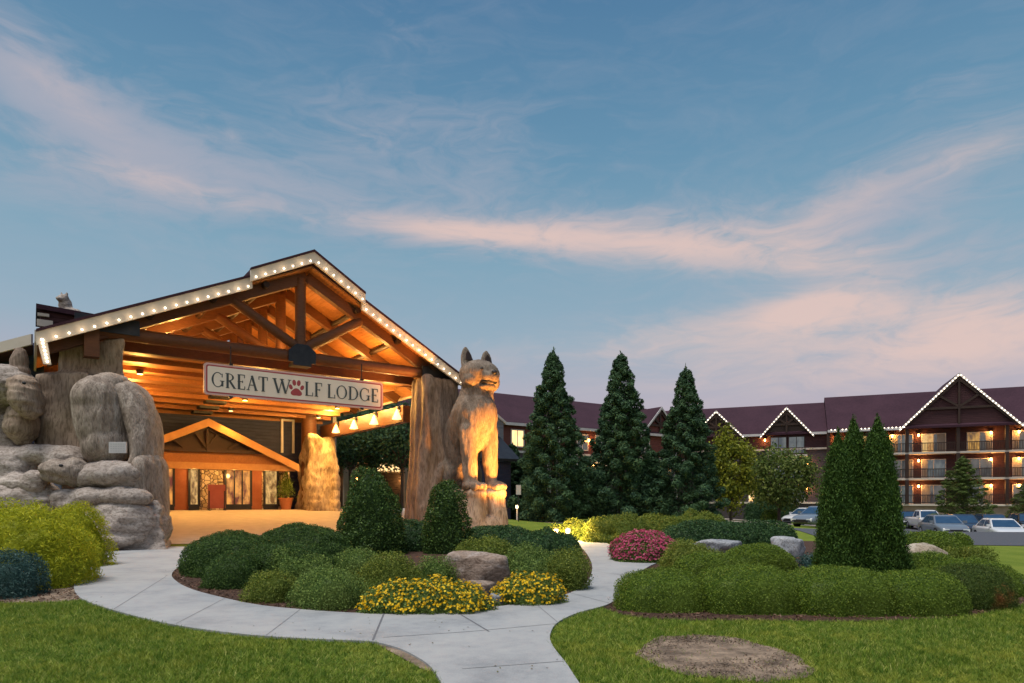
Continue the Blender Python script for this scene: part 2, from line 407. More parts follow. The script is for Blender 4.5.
t.links.new(RAMP(t, f, [(.32, (.08, .13, .015, 1)), (.5, (.15, .20, .026, 1)), (.7, (.24, .26, .05, 1))]), p.inputs['Base Color']); bump(t, p, a, .8, .05)
K['lawn'] = m
tag(link('ground', quads_mesh('ground', V, smooth=True, Q=Q), [K['lawn']]), 'flat green lawn ground', kind='structure')

def sheet(name, poly, z, mt, thick=0.0, kind='structure'):
    bm = bmesh.new(); vs = [bm.verts.new((x, y, z)) for x, y in poly]
    es = [bm.edges.new((vs[i], vs[(i+1) % len(vs)])) for i in range(len(vs))]
    bmesh.ops.triangle_fill(bm, use_beauty=True, use_dissolve=False, edges=es)
    for f in bm.faces:
        if f.normal.z < 0: f.normal_flip()
    if thick:
        for i in range(len(poly)):
            a, b = poly[i], poly[(i+1) % len(poly)]
            q = [bm.verts.new((*a, z-.0005)), bm.verts.new((*b, z-.0005)), bm.verts.new((*b, z-thick)), bm.verts.new((*a, z-thick))]
            bm.faces.new(q)
    me = bpy.data.meshes.new(name); bm.to_mesh(me); bm.free()
    return tag(link(name, me, [mt]), kind=kind)
def strip(name, rows, off, mt, n=24, kind='structure'):
    """draped sheet between corner points a-b (near) and d-c (far)"""
    (a, b), (d, c) = rows; u = np.linspace(0, 1, n*2+1); w = np.linspace(0, 1, n+1); U, Wd = np.meshgrid(u, w)
    X = (a[0]*(1-U)+b[0]*U)*(1-Wd)+(d[0]*(1-U)+c[0]*U)*Wd; Y = (a[1]*(1-U)+b[1]*U)*(1-Wd)+(d[1]*(1-U)+c[1]*U)*Wd
    I = np.arange(U.size).reshape(U.shape); Q = np.stack([I[:-1, :-1], I[:-1, 1:], I[1:, 1:], I[1:, :-1]], -1).reshape(-1, 4)
    return tag(link(name, quads_mesh(name, np.stack([X, Y, terr(X, Y)+off], -1).reshape(-1, 3), smooth=True, Q=Q), [mt]), kind=kind)

# concrete path
m, t, p = new_mat('concrete'); p.inputs['Roughness'].default_value = .75
v = coords(t); a = tnoise(t, v, 60, 4); b = tnoise(t, v, .9, 5, .6, .4); c_ = tnoise(t, v, 6, 5)
f = M_('ADD', M_('MULTIPLY', a, .25, tree=t), M_('ADD', M_('MULTIPLY', b, .5, tree=t), M_('MULTIPLY', c_, .25, tree=t), tree=t), tree=t)
t.links.new(RAMP(t, f, [(.33, (.19, .198, .21, 1)), (.5, (.30, .305, .31, 1)), (.68, (.37, .37, .36, 1))]), p.inputs['Base Color']); bump(t, p, a, .15, .01)
K['concrete'] = m
outL = [gp(*q) for q in [(168, 547), (140, 549), (108, 553), (98, 562), (84, 573), (76, 582), (74, 590), (80, 599), (98, 607), (128, 616), (160, 624), (200, 631), (250, 637), (300, 640.5), (345, 642.5), (372, 644), (397, 650), (416, 659), (431, 670), (443, 690), (452, 720)]]
outR = [gp(*q) for q in [(605, 720), (582, 690), (567, 667), (554, 650), (550, 638), (557, 625), (577, 615), (608, 606), (620, 596), (630, 580), (648, 568), (660, 561), (646, 556), (622, 550), (609, 545), (600, 540)]]
isle = [gp(*q) for q in [(570, 540), (582, 549), (590, 560), (592, 572), (585, 585), (566, 596), (533, 603), (492, 609), (450, 614), (400, 616), (350, 614.5), (300, 611), (258, 606.5), (222, 599), (193, 591), (177, 583), (172, 575), (182, 565), (204, 548)]]
sOL, sOR, sIS = spline(outL), spline(outR), spline(isle)
path_poly = sOL+sOR+sIS
PATHZ = .03
sheet('path', path_poly, PATHZ, K['concrete'], .05)
isle_poly = sIS+[gp(212, 541), gp(340, 533), gp(480, 531), gp(560, 537)]
K['mulch'] = mat('mulch', (.035, .018, .012), (.10, .052, .034), 9, .95, .9, detail=8, bscale=45, bdist=.04)
K['soil'] = mat('dry_soil', (.10, .072, .052), (.36, .265, .19), 3.2, .95, 1.0, detail=10, bscale=14, bdist=.07, lo=.36, hi=.64)
tag(sheet('garden_bed', isle_poly, .012, K['mulch']), 'round mulch bed inside the curving path')
bedR = spline([gp(*q) for q in [(600, 606), (612, 612), (640, 618), (690, 621), (760, 621), (830, 622), (900, 621), (960, 617), (1010, 609), (1032, 601), (1060, 585)]])
bedR = bedR[:-7]; bedR += [gp(1024, 592), gp(1012, 574), gp(990, 562), gp(950, 552), gp(900, 543), gp(800, 541), gp(700, 541), gp(640, 541), gp(618, 549), gp(655, 561)]
sheet('garden_bed', bedR, .008, K['mulch'])
bedL = spline([gp(*q) for q in [(-60, 612), (0, 604), (40, 603), (80, 600), (76, 590), (84, 574), (98, 562), (110, 550), (60, 545), (-60, 548)]])
sheet('garden_bed', bedL, .010, K['soil'])
pb = [gp(*q) for q in [(374, 643.5), (398, 649.5), (417, 658.5), (434, 672), (424, 671), (408, 662), (390, 652)]]
sheet('bare_soil', pb, .009, K['soil'])
patchR = []
for i in range(48):
    a = 2*math.pi*i/48; k = 1+.04*math.sin(3*a+.5)+.03*math.sin(7*a)+.02*math.sin(13*a+1)
    patchR.append(gp(724+87*k*math.cos(a), 659.5+9.5*k*math.cos(a)+21.5*k*math.sin(a)))
tag(sheet('bare_soil', patchR, .008, K['soil']), 'oval patch of bare brown soil in the lawn')
# path joints
jm = mat('joint', (.10, .10, .11), (.16, .16, .17), 20, .9)
for lst, hw_, mt in (([(372.8, 643, 384, 615.5), (455.4, 613.5, 489, 634)], .012, jm), ([(383, 640, 470, 634), (470, 634, 556, 626), (114, 611, 166, 578), (176, 626, 225, 600), (266, 638, 300, 611.5),
                         (533, 603.5, 557, 624), (570, 594.5, 609, 605), (590, 572, 628, 577), (588, 557, 645, 558), (584, 549, 613, 548), (84, 575, 170, 573), (104, 558, 188, 560), (462, 672, 566, 664)], .008, mat('faint_joint', (.17, .17, .18), (.24, .24, .24), 6, .9))):
    jb = MB()
    for (u1, v1, u2, v2) in lst:
        a, b = Vector((*gp(u1, v1), PATHZ+.003)), Vector((*gp(u2, v2), PATHZ+.003)); d = (b-a).normalized(); n_ = Vector((-d.y, d.x, 0))*hw_
        jb.add([a-n_, b-n_, b+n_, a+n_], [(0, 1, 2, 3)])
    tag(jb.build('path_joint', mt), kind='structure')

# driveway under the canopy, far drive, road, car park
K['drive'] = mat('drive_concrete', (.34, .30, .26), (.45, .40, .35), 2.5, .6, .2, detail=6, bscale=30, bdist=.01)
K['asphalt'] = mat('asphalt', (.055, .06, .072), (.085, .09, .105), 8, .8, .4, detail=8, bscale=60, bdist=.02)
K['tanroad'] = mat('pale_drive', (.30, .25, .20), (.38, .32, .26), 2, .85)
def Cxy(t, w): q = C(t, w, 0); return (q.x, q.y)
strip('driveway', ((Cxy(.5, -1.2), Cxy(13.5, -2.2)), (Cxy(-6, 16), Cxy(24, 16))), .02, K['drive'], 30)
strip('road', ((gp(840, 545), (40, 26)), ((17, 40), (62, 37))), .02, K['asphalt'], 30)
strip('parking_lot', ((22, 42), (70, 40)) and (((22, 42.0), (72, 40.0)), ((22, 78), (66, 64))), .02, K['asphalt'], 30)
strip('road', (((-2, 44), (22, 50)), ((-2, 49), (24, 57))), .02, K['tanroad'], 24)
strip('sidewalk', (((17.0, 20.2), (32, 21.5)), ((17.0, 20.8), (32, 22.2))), .025, K['tanroad'], 16)
strip('road', (((13, 58.5), (32, 60)), ((13, 66), (34, 70))), .022, K['tanroad'], 16)
# kerb stones along the driveway

# ================================================================== far hotel wing on the right (3 storeys of balconies)
A_R = Vector((49.9, 74, 0)); dR = Vector((.919, -.393, 0)).normalized(); nR = Vector((-dR.y, dR.x, 0))
def FR(s, q, z): return A_R+dR*s+nR*q+Vector((0, 0, z))
def su(u, q=0):
    k = (u-512)/F; b = A_R+nR*q
    return (k*b.y-b.x)/(dR.x-k*dR.y)
K['lampglow'] = emit('lamp_glow', (1, .45, .11), 30)
K['paneY'] = pane('lit_window', (.9, .48, .10), .8, (.10, .05, .02), .9)
K['paneY2'] = pane('lit_window_soft', (1, .62, .22), .75, (.5, .22, .06), 1.6)
K['paneW'] = pane('lit_window_pale', (1, .72, .36), 1.5, (1, .55, .2), 1.5)
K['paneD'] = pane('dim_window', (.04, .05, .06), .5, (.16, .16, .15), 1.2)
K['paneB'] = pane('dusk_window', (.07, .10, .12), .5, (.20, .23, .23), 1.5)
K['curtain'] = mat('curtain', (.22, .21, .18), (.30, .28, .25), 1, .9)
K['bulb'] = emit('bulb_glow', (1, .84, .62), 5)
def point(name, loc, e, col=(1, .55, .2), rad=.08, parent=None):
    l = bpy.data.lights.new(name, 'POINT'); l.energy = e; l.color = col; l.shadow_soft_size = rad
    o = bpy.data.objects.new(name, l); COL.objects.link(o); o.location = loc
    if parent is not None:
        off = Vector((0, 0, 0)); q = parent
        while q is not None: off += q.location; q = q.parent
        o.parent = parent; o.location = Vector(loc)-off
    return o
def spot(name, loc, target, e, ang, col=(1, .55, .2), rad=.1, blend=.6, parent=None):
    l = bpy.data.lights.new(name, 'SPOT'); l.energy = e; l.color = col; l.shadow_soft_size = rad; l.spot_size = R(ang); l.spot_blend = blend
    o = bpy.data.objects.new(name, l); COL.objects.link(o); o.location = loc
    o.rotation_euler = (Vector(loc)-Vector(target)).to_track_quat('Z', 'Y').to_euler()
    if parent is not None:
        off = Vector((0, 0, 0)); q = parent
        while q is not None: off += q.location; q = q.parent
        o.parent = parent; o.location = Vector(loc)-off
    return o
_bm = MB(); _bm.ball((0, 0, 0), 1, 0, 8, 6); BULB = _bm.mesh('light_bulb'); BULB.materials.append(K['bulb'])
def bulb(loc, r, parent):
    o = bpy.data.objects.new('light_bulb', BULB); COL.objects.link(o); o.scale = (r, r, r)
    off = Vector((0, 0, 0)); q = parent
    while q is not None: off += q.location; q = q.parent
    o.parent = parent; o.location = Vector(loc)-off
def wall_lamp(fr, s, q, z, parent, e=32):
    b = MB(); b.box((s, q-.05, z), (.16, .1, .34), 0, fr); b.box((s, q-.17, z+.2), (.28, .26, .05), 0, fr)
    o = b.build('wall_lamp', K['black'], parent)
    g = MB(); g.ball(fr(s, q-.17, z+.02), (.10, .10, .16)); g.build('lamp_glass', K['lampglow'], o)
    point('lamp_light', fr(s, q-.42, z-.02), e, (1, .42, .10), .12, o)
def window(fr, s0, s1, q, z0, z1, parent, mt, name='window', mull=1, trim=.1, fm=None, curtain=0):
    f = MB(); w = trim; fm = fm or K['cream']
    f.box(((s0+s1)/2, q-.04, z1+w/2), (s1-s0+2*w, .12, w), 0, fr); f.box(((s0+s1)/2, q-.04, z0-w/2), (s1-s0+2*w, .12, w), 0, fr)
    f.box((s0-w/2, q-.04, (z0+z1)/2), (w, .12, z1-z0), 0, fr); f.box((s1+w/2, q-.04, (z0+z1)/2), (w, .12, z1-z0), 0, fr)
    for i in range(mull): f.box((s0+(s1-s0)*(i+1)/(mull+1), q-.035, (z0+z1)/2), (.07, .08, z1-z0), 0, fr)
    o = f.build(name, fm, parent)
    if isinstance(mt, tuple):
        for i, m_ in enumerate(mt):
            g = MB(); g.box((s0+(s1-s0)*(i+.5)/2, q-.005, (z0+z1)/2), ((s1-s0)/2-.01, .03, z1-z0), 0, fr); g.build('pane', m_, o)
    else:
        g = MB(); g.box(((s0+s1)/2, q-.005, (z0+z1)/2), (s1-s0, .03, z1-z0), 0, fr); g.build('pane', mt, o)
    if curtain:
        c = MB(); wd = (s1-s0)*(.14+.10*(curtain % 3)); sx0 = s0+.03 if curtain % 2 else s1-.03-wd
        for k in range(5): c.box((sx0+wd*(k+.5)/5, q-.03-.006*(k % 2), (z0+z1)/2), (wd/5, .02, z1-z0-.04), 0, fr)
        c.build('curtain', K['curtain'], o)
    return o
def gable(fr, s0, s1, z0, sa, za, q0, q1, parent, wallm, over=.35, bulbs=0, trim=.30, br=.09):
    """cross gable: wall triangle at q0, roof running back to q1, lit trim boards"""
    g = MB(); g.prism([fr(s0, q0, z0), fr(s1, q0, z0), fr(sa, q0, za-.15)], nR*.2 if fr is FR else fr(0, .2, 0)-fr(0, 0, 0)); w = g.build('gable_wall', wallm, parent)
    rf = MB(); th = .22
    for (a, za_, b) in ((s0-.5, z0-.5*(za-z0)/(sa-s0), sa), (s1+.5, z0-.5*(za-z0)/(s1-sa), sa)):
        pts = [fr(a, q0-over, za_), fr(b, q0-over, za), fr(b, q0-over, za+th), fr(a, q0-over, za_+th)]
        rf.prism(pts, fr(0, q1, 0)-fr(0, q0-over, 0))
    r = rf.build('gable_roof', K['roof'], parent)
    tb = MB()
    for (a, za_, b) in ((s0-.5, z0-.5*(za-z0)/(sa-s0), sa), (s1+.5, z0-.5*(za-z0)/(s1-sa), sa)):
        tb.prism([fr(a, q0-over-.1, za_-.1), fr(b, q0-over-.1, za-.1), fr(b, q0-over-.1, za+trim-.1), fr(a, q0-over-.1, za_+trim-.1)], fr(0, .09, 0)-fr(0, 0, 0))
    to = tb.build('gable_trim', K['white'], r)
    if bulbs:
        for (a, za_) in ((s0-.5, z0-.5*(za-z0)/(sa-s0)), (s1+.5, z0-.5*(za-z0)/(s1-sa))):
            for i in range(bulbs):
                k = (i+.5)/bulbs; bulb(fr(a+(sa-a)*k, q0-over-.2, za_+(za-za_)*k+.02), br, to)
    tr = MB()                                   # decorative truss in the gable
    h = za-z0; c = fr(sa, q0-.14, z0)
    tr.bar(fr(sa, q0-.14, z0), fr(sa, q0-.14, za-.2), .28, .2, 0, dR if fr is FR else (1, 0, 0))
    tr.bar(fr(sa+(s0-sa)*.62, q0-.17, z0+h*.34), fr(sa+(s1-sa)*.62, q0-.17, z0+h*.34), .2, .26)
    for e in (s0, s1): tr.bar(fr(sa, q0-.2, z0+h*.36), fr(sa+(e-sa)*.36, q0-.2, z0+h*.60), .18, .24)
    for e in (s0, s1): tr.bar(fr(sa+(e-sa)*.98, q0-.2, z0+.02), fr(sa, q0-.2, za-.42), .18, .3)
    tr.build('gable_truss', K['logd'], parent)

hb = empty('hotel_wing', FR(0, 3, -1.1), 'long three storey hotel wing with balconies and dark maroon roof behind the parked cars', 'building')
SL, SM, SRt = -30.0, -12.6, 24.0
wl = MB()
wl.hexa([FR(SM, 1.6, -1.4), FR(SRt, 1.6, -1.4), FR(SRt, 15, -1.4), FR(SM, 15, -1.4), FR(SM, 1.6, 10.1), FR(SRt, 1.6, 10.1), FR(SRt, 15, 10.1), FR(SM, 15, 10.1)])
wl.build('wall', K['maroon'], hb)
w2 = MB(); w2.hexa([FR(SL-4, .8, -1.2), FR(SM-.01, .8, -1.2), FR(SM-.01, 15, -1.2), FR(SL-4, 15, -1.2), FR(SL-4, .8, 8.0), FR(SM-.01, .8, 8.0), FR(SM-.01, 15, 8.0), FR(SL-4, 15, 8.0)])
w2.build('wall', K['slate'], hb)
w3 = MB(); w3.hexa([FR(SL-4, .75, 8.0), FR(SM-.01, .75, 8.0), FR(SM-.01, 15, 8.0), FR(SL-4, 15, 8.0), FR(SL-4, .75, 10.0), FR(SM-.01, .75, 10.0), FR(SM-.01, 15, 10.0), FR(SL-4, 15, 10.0)])
w3.build('wall', K['maroon'], hb)
bt = MB(); bt.box(((SL-4+SM)/2, .68, 8.0), (SM-SL+4, .12, .22), 0, FR); bt.box(((SL-4+SM)/2, .68, 1.3), (SM-SL+4, .12, .22), 0, FR); bt.build('belt_trim', K['cream'], hb)
def roof(fr, s0, s1, qe, qr, qb, ze, zr, parent, gaps=()):
    r = MB(); th = .25
    r.prism([fr(s0, qe, ze), fr(s0, qr, zr), fr(s0, qb, ze), fr(s0, qb, ze-th), fr(s0, qr, zr-th), fr(s0, qe, ze-th)], fr(s1, 0, 0)-fr(s0, 0, 0))
    o = r.build('roof', K['roof'], parent)
    ed = [s0]+[x for g in sorted(gaps) for x in g]+[s1]
    for a_, b_ in zip(ed[::2], ed[1::2]):
        f = MB(); f.box(((a_+b_)/2, qe-.05, ze-.2), (b_-a_, .08, .30), 0, fr); f.build('fascia_board', K['white'], o)
    for s in (s0+.15, s1-.15): g = MB(); g.prism([fr(s, qe+.6, ze-.3), fr(s, qr, zr-.3), fr(s, qb-.6, ze-.3)], fr(.1, 0, 0)-fr(0, 0, 0)); g.build('gable_end', K['maroon'], o)
    return o
rr = roof(FR, SM, SRt, -.4, 8, 16.4, 10.15, 15.25, hb, [(su(902.5)-.3, su(1018)+.3)])
rl = roof(FR, SL-4, SM-.02, .2, 8, 15.8, 10.05, 14.6, hb, [(su(691, .5)+.1, su(742.7, .5)-.1), (su(761.7, .5)+.1, su(812, .5)-.1)])
gable(FR, su(902.5)+.1, su(1018)-.1, 10.2, (su(902.5)+su(1018))/2, 15.8, -.05, 8.5, hb, K['maroon'], bulbs=22, br=.065)
for (ua, ul, ur) in ((786, 761.7, 812), (717, 691, 742.7)):
    s0, s1 = su(ul, .5)+.3, su(ur, .5)-.3
    gable(FR, s0, s1, 10.05, (s0+s1)/2, 13.05, .45, 7.5, hb, K['logd'], bulbs=12, br=.055)
for i in range(20): bulb(FR(SM+.4+i*.40, -.5, 10.1), .06, rr)
# balconies: slabs, railings, posts
bays = [SM+.1, su(868), su(907), su(958), su(1007), su(1007)+5.6, SRt-.1]
for z in (1.2, 4.2, 7.2):
    for a, b in zip(bays[:-1], bays[1:]):
        s = MB(); s.box(((a+b)/2, .8, z-.12), (b-a-.02, 1.64, .22), 0, FR); bo = s.build('balcony', K['cream'], hb)
        r = MB(); r.box(((a+b)/2, .04, z+1.02), (b-a-.3, .09, .09), 0, FR); r.box(((a+b)/2, .04, z+.14), (b-a-.3, .06, .07), 0, FR)
        n = int((b-a)/.16)
        for i in range(n): r.box((a+.18+(b-a-.36)*i/(n-1), .04, z+.58), (.05, .04, .82), 0, FR)
        r.build('railing', K['logd'], bo)
ps = MB
for s in bays:
    for z0, z1 in ((1.2, 3.97), (4.2, 6.97), (7.2, 10.0)):
        q = MB(); q.box((s, .03, (z0+z1)/2), (.34, .3, z1-z0), 0, FR); q.build('post', K['logd'], hb)
bs_ = MB(); bs_.box(((SM+SRt)/2, .55, -.15), (SRt-SM, .5, 2.2), 0, FR); bs_.build('stone_base', K['tanbase'], hb)
doors = [(su(845, 1.6), 'Y'), (su(890, 1.6), 'Y'), (su(922, 1.6), 'Y'), (su(967.5, 1.6), 'Y'), (su(1013, 1.6), 'D'), (su(1060, 1.6), 'D')]
for fl, z in enumerate((1.2, 4.2, 7.2)):
    for i, (s, k) in enumerate(doors):
        mt = K['paneY'] if (fl == 2 and i in (0, 2, 3)) else (K['paneB'] if (i+fl) % 2 else K['paneD'])
        if mt is K['paneY']: mt = (K['paneY'], K['paneD']) if i == 3 else ((K['paneY2'], K['paneD']) if i == 2 else (K['paneD'], K['paneY2']))
        window(FR, s, s+2.3, 1.6, z+.06, z+2.15, hb, mt, 'sliding_door', 1, .08, K['cream'], 1+(i*2+fl) % 5)
for ul in (836, 892, 918.3, 990.5, 1018.5, 1052):
    for z in (1.2, 4.2, 7.2):
        if ul in (836, 892) and z < 7: continue
        wall_lamp(FR, su(ul, 1.6), 1.6, z+2.05, hb, 85)
# windows of the lower left half
for (u0, u1) in ((771, 786), (789, 804)):
    window(FR, su(u0, .75), su(u1, .75), .75, 7.5, 9.5, hb, K['paneB'], 'window', 1, .12, K['logd'])
    window(FR, su(u0, .8), su(u1, .8), .8, 4.4, 6.6, hb, K['paneB'], 'window', 1, .12, K['cream'])
    window(FR, su(u0, .8), su(u1, .8), .8, 1.4, 3.5, hb, K['paneB'], 'window', 1, .12, K['cream'])
bl = MB(); bl.box((su(787.5, .2), .25, 7.15), (su(807, .2)-su(768, .2), .95, .22), 0, FR); bo = bl.build('balcony', K['cream'], hb)
r = MB(); sa, sb = su(768, 0), su(807, 0); r.box(((sa+sb)/2, -.18, 8.1), (sb-sa-.2, .08, .08), 0, FR)
for i in range(26): r.box((sa+.15+(sb-sa-.3)*i/25, -.18, 7.68), (.05, .04, .78), 0, FR)
r.build('railing', K['logd'], bo)
for (ul, z) in ((765, 9.2), (807, 6.1), (807, 3.1)): wall_lamp(FR, su(ul, .75), .75, z, hb, 85)
window(FR, su(749, .8), su(754, .8), .8, 1.5, 3.6, hb, K['paneW'], 'window', 0, .1)

# ================================================================== far hotel wing behind the conifers
A_W = Vector((-.43, 70, 0)); dW = Vector((.837, .546, 0)).normalized(); nW = Vector((-dW.y, dW.x, 0))
def FW(s, q, z): return A_W+dW*s+nW*q+Vector((0, 0, z))
def sw(u, q=0):
    k = (u-512)/F; b = A_W+nW*q
    return (k*b.y-b.x)/(dW.x-k*dW.y)
hw = empty('hotel_wing', FW(0, 4, 0), 'red sided hotel wing half hidden behind the three tall conifers', 'building')
for (z0, z1, km) in ((-.3, 6.9, 'slate'), (6.9, 10, 'brick')):
    b = MB(); b.hexa([FW(-22, 0, z0), FW(28, 0, z0), FW(28, 15, z0), FW(-22, 15, z0), FW(-22, 0, z1), FW(28, 0, z1), FW(28, 15, z1), FW(-22, 15, z1)]); b.build('wall', K[km], hw)
b = MB(); b.box((3, -.05, 6.9), (50, .14, .24), 0, FW); b.build('belt_trim', K['white'], hw)
roof(FW, -22.5, 28.6, -.6, 7.5, 15.6, 10.0, 14.5, hw)
s0 = sw(640); s1 = sw(676)
gable(FW, s0, s1, 9.9, (s0+s1)/2, 13.2, -.2, 7, hw, K['brick'], bulbs=0)
for i, u in enumerate((376, 395, 511.5, 548, 577, 596, 640, 668)):
    s = sw(u)
    for z in (1.4, 4.4, 7.5):
        if u < 450 and z != 4.4: continue
        lit = (u == 511.5 and z == 7.5) or (u == 596 and z == 4.4) or u < 450
        window(FW, s, s+(2.4 if u < 450 else 1.5), 0, z, z+1.7, hw, K['paneW'] if lit else K['paneD'], 'window', 1, .12, K['white'])
for (u, z) in ((592, 5.6), (588, 8.6), (652, 5.6)): wall_lamp(FW, sw(u), 0, z, hw, 85)

for u in (346, 352, 406, 413, 419, 426):
    b = MB(); b.box((sw(u, -2.5), -2.5, 2.4), (.45, .4, 5.2), 0, FW); b.build('porch_post', K['tanbase'], hw)
b = MB(); b.box((sw(385, -2.5), -1.4, 5.15), (9.5, 2.7, .25), 0, FW); b.build('porch_roof', K['logd'], hw)
for u in (356, 404): wall_lamp(FW, sw(u), 0, 3.6, hw, 120)
# grey gabled annex beside the wolf
def FA(s, q, z): return px(485, 500, 52)*1+dW*s+nW*q+Vector((0, 0, z-EYE))
an = empty('annex', FA(0, 2, .3), 'grey shingled gable end with white trim beside the wolf statue', 'building')
b = MB(); b.prism([FA(-3, 0, 0), FA(1.75, 0, 0), FA(1.75, 0, 8.0), FA(0.2, 0, 9.0), FA(-3, 0, 7.2)], nW*6); b.build('wall', K['greysh'], an)
b = MB(); b.prism([FA(1.95, -.12, 7.82), FA(0.2, -.12, 9.0), FA(.2, -.12, 9.22), FA(1.95, -.12, 8.04)], nW*6.3); b.prism([FA(-3.2, -.12, 7.05), FA(0.2, -.12, 9.0), FA(.2, -.12, 9.22), FA(-3.2, -.12, 7.27)], nW*6.3); b.build('roof', K['white'], an)
b = MB(); b.prism([FA(-4, -3, 4.6), FA(1.4, -3, 4.6), FA(1.4, 0, 6.6), FA(-4, 0, 6.6)], Vector((0, 0, .2))); b.build('porch_roof', K['steel'], an)
b = MB(); b.hexa([FA(-4, -2.4, 0), FA(.9, -2.4, 0), FA(.9, 0, 0), FA(-4, 0, 0), FA(-4, -2.4, 4.6), FA(.9, -2.4, 4.6), FA(.9, 0, 4.6), FA(-4, 0, 4.6)]); b.build('porch_wall', K['navy'], an)

# ================================================================== entrance building under and behind the canopy
WB = 13.4
def E(t, w, z): return C(t, w, z)
eb = empty('lodge_entrance', C(6, WB, 1.05), 'dark sided lodge entrance with glowing glass doors under the canopy', 'building')
b = MB(); b.hexa([E(-1.5, WB, .2), E(13.1, WB, .2), E(13.1, WB+16, .2), E(-1.5, WB+16, .2), E(-1.5, WB, 9.0), E(13.1, WB, 9.0), E(13.1, WB+16, 9.0), E(-1.5, WB+16, 9.0)]); b.build('wall', K['navy'], eb)
b = MB(); b.prism([E(-1.8, WB-.2, 8.9), E(-1.8, WB+8, 11.0), E(-1.8, WB+16.5, 8.9), E(-1.8, WB+16.5, 8.65), E(-1.8, WB+8, 10.75), E(-1.8, WB-.2, 8.65)], D1*15.5); b.build('roof', K['roof'], eb)
b = MB(); b.box((13.16, WB-.02, 4.6), (.22, .3, 7.6), 0, E); b.box((9.8, WB-.06, 5.6), (.14, .1, 2.0), 0, E); b.box((10.5, WB-.06, 5.6), (.14, .1, 2.0), 0, E); b.box((10.15, WB-.06, 6.66), (.84, .1, .12), 0, E); b.build('corner_trim', K['white'], eb)
# porch: gable, tie beam, recess wall
PW = 11.5
pa_t, pa_z = tz(207, 423, PW); pe_t, pe_z = tz(297, 468.5, PW); half = pe_t-pa_t
pr = MB()
for sgn in (-1, 1):
    pr.prism([E(pa_t, PW-.3, pa_z), E(pa_t+sgn*half, PW-.3, pe_z), E(pa_t+sgn*half, PW-.3, pe_z+.2), E(pa_t, PW-.3, pa_z+.2)], D2*(WB-PW+.28))
po = pr.build('porch_roof', K['roof'], eb)
pf = MB()
for sgn in (-1, 1):
    pf.prism([E(pa_t, PW-.42, pa_z-.22), E(pa_t+sgn*half, PW-.42, pe_z-.22), E(pa_t+sgn*half, PW-.42, pe_z+.22), E(pa_t, PW-.42, pa_z+.22)], D2*.1)
pf.build('fascia_board', K['trimwood'], po)
b = MB(); zb = 3.55
zq = zb+.95; hq = half*(1-(zq-zb)/(pa_z-zb))
b.prism([E(pa_t-hq, PW+.1, zq), E(pa_t+hq, PW+.1, zq), E(pa_t, PW+.1, pa_z-.1)], D2*.15); b.build('gable_wall', K['logd'], eb)
b = MB(); b.prism([E(pa_t-half+.4, PW+.08, zb+.18), E(pa_t+half-.4, PW+.08, zb+.18), E(pa_t+hq, PW+.08, zq), E(pa_t-hq, PW+.08, zq)], D2*.17); b.build('gable_panel', K['plank'], eb)
b = MB(); b.box((pa_t, PW, zb), (2*half-.3, .34, .36), 0, E); b.build('tie_beam', K['trimwood'], eb)
tr = MB(); hh = pa_z-zb
tr.bar(E(pa_t-half*.62, PW-.06, zb+hh*.36), E(pa_t+half*.62, PW-.06, zb+hh*.36), .12, .2)
tr.bar(E(pa_t, PW-.1, zb+hh*.36), E(pa_t, PW-.1, pa_z-.3), .2, .12, 0, D1)
for sg in (-1, 1):
    for k in (0, .22, .44):
        tr.bar(E(pa_t+sg*half*k, PW-.08, zb+hh*.40), E(pa_t+sg*half*(k+.13), PW-.08, zb+hh*(.80-.9*k)), .1, .14)
    tr.bar(E(pa_t+sg*half*.64, PW-.07, zb+hh*.34), E(pa_t, PW-.07, pa_z-.28), .12, .2)
tr.build('gable_truss', K['logd'], eb)
K['redwall'] = mat('red_wall', (.24, .07, .03), (.32, .11, .05), 2, .7)
K['stone'] = stonewall('river_stone', 4.2, [(.40, .30, .18), (.6, .48, .30), (.72, .60, .42), (.34, .24, .15)], (.10, .07, .05))
def seg(u0, u1): return tz(u0, 505, WB-.25)[0], tz(u1, 505, WB-.25)[0]
FLOOR = 1.06
b = MB(); b.hexa([E(pa_t-half+.4, WB-.2, FLOOR-.1), E(pa_t+half-.2, WB-.2, FLOOR-.1), E(pa_t+half-.2, WB-.01, FLOOR-.1), E(pa_t-half+.4, WB-.01, FLOOR-.1),
                  E(pa_t-half+.4, WB-.2, zb-.1), E(pa_t+half-.2, WB-.2, zb-.1), E(pa_t+half-.2, WB-.01, zb-.1), E(pa_t-half+.4, WB-.01, zb-.1)]); b.build('porch_wall', K['redwall'], eb)
for (u0, u1) in ((199, 223), (262, 289)):
    a, c = seg(u0, u1); b = MB(); b.box(((a+c)/2, WB-.27, (FLOOR+3.4)/2), (c-a, .12, 3.4-FLOOR), 0, E); b.build('stone_panel', K['stone'], eb)
K['lobby'] = pane('lobby_glow', (.9, .36, .07), .85, (.16, .025, .012), 2.6)
K['lobby2'] = pane('lobby_glow_pale', (.85, .50, .17), .8, (.22, .10, .03), 5)
for (u0, u1, mu, km) in ((165, 174, 0, 'lobby'), (188, 199, 0, 'lobby2'), (224, 251, 2, 'lobby'), (263, 277.5, 0, 'lobby2')):
    a, c = seg(u0, u1); window(E, a+.1, c-.1, WB-.36, FLOOR+.34, FLOOR+2.35, eb, K[km], 'entrance_door', mu, .12, K['black'])
    b = MB(); b.box(((a+c)/2, WB-.38, FLOOR+.12), (c-a-.02, .12, .22), 0, E); b.build('door_rail', K['black'], eb)

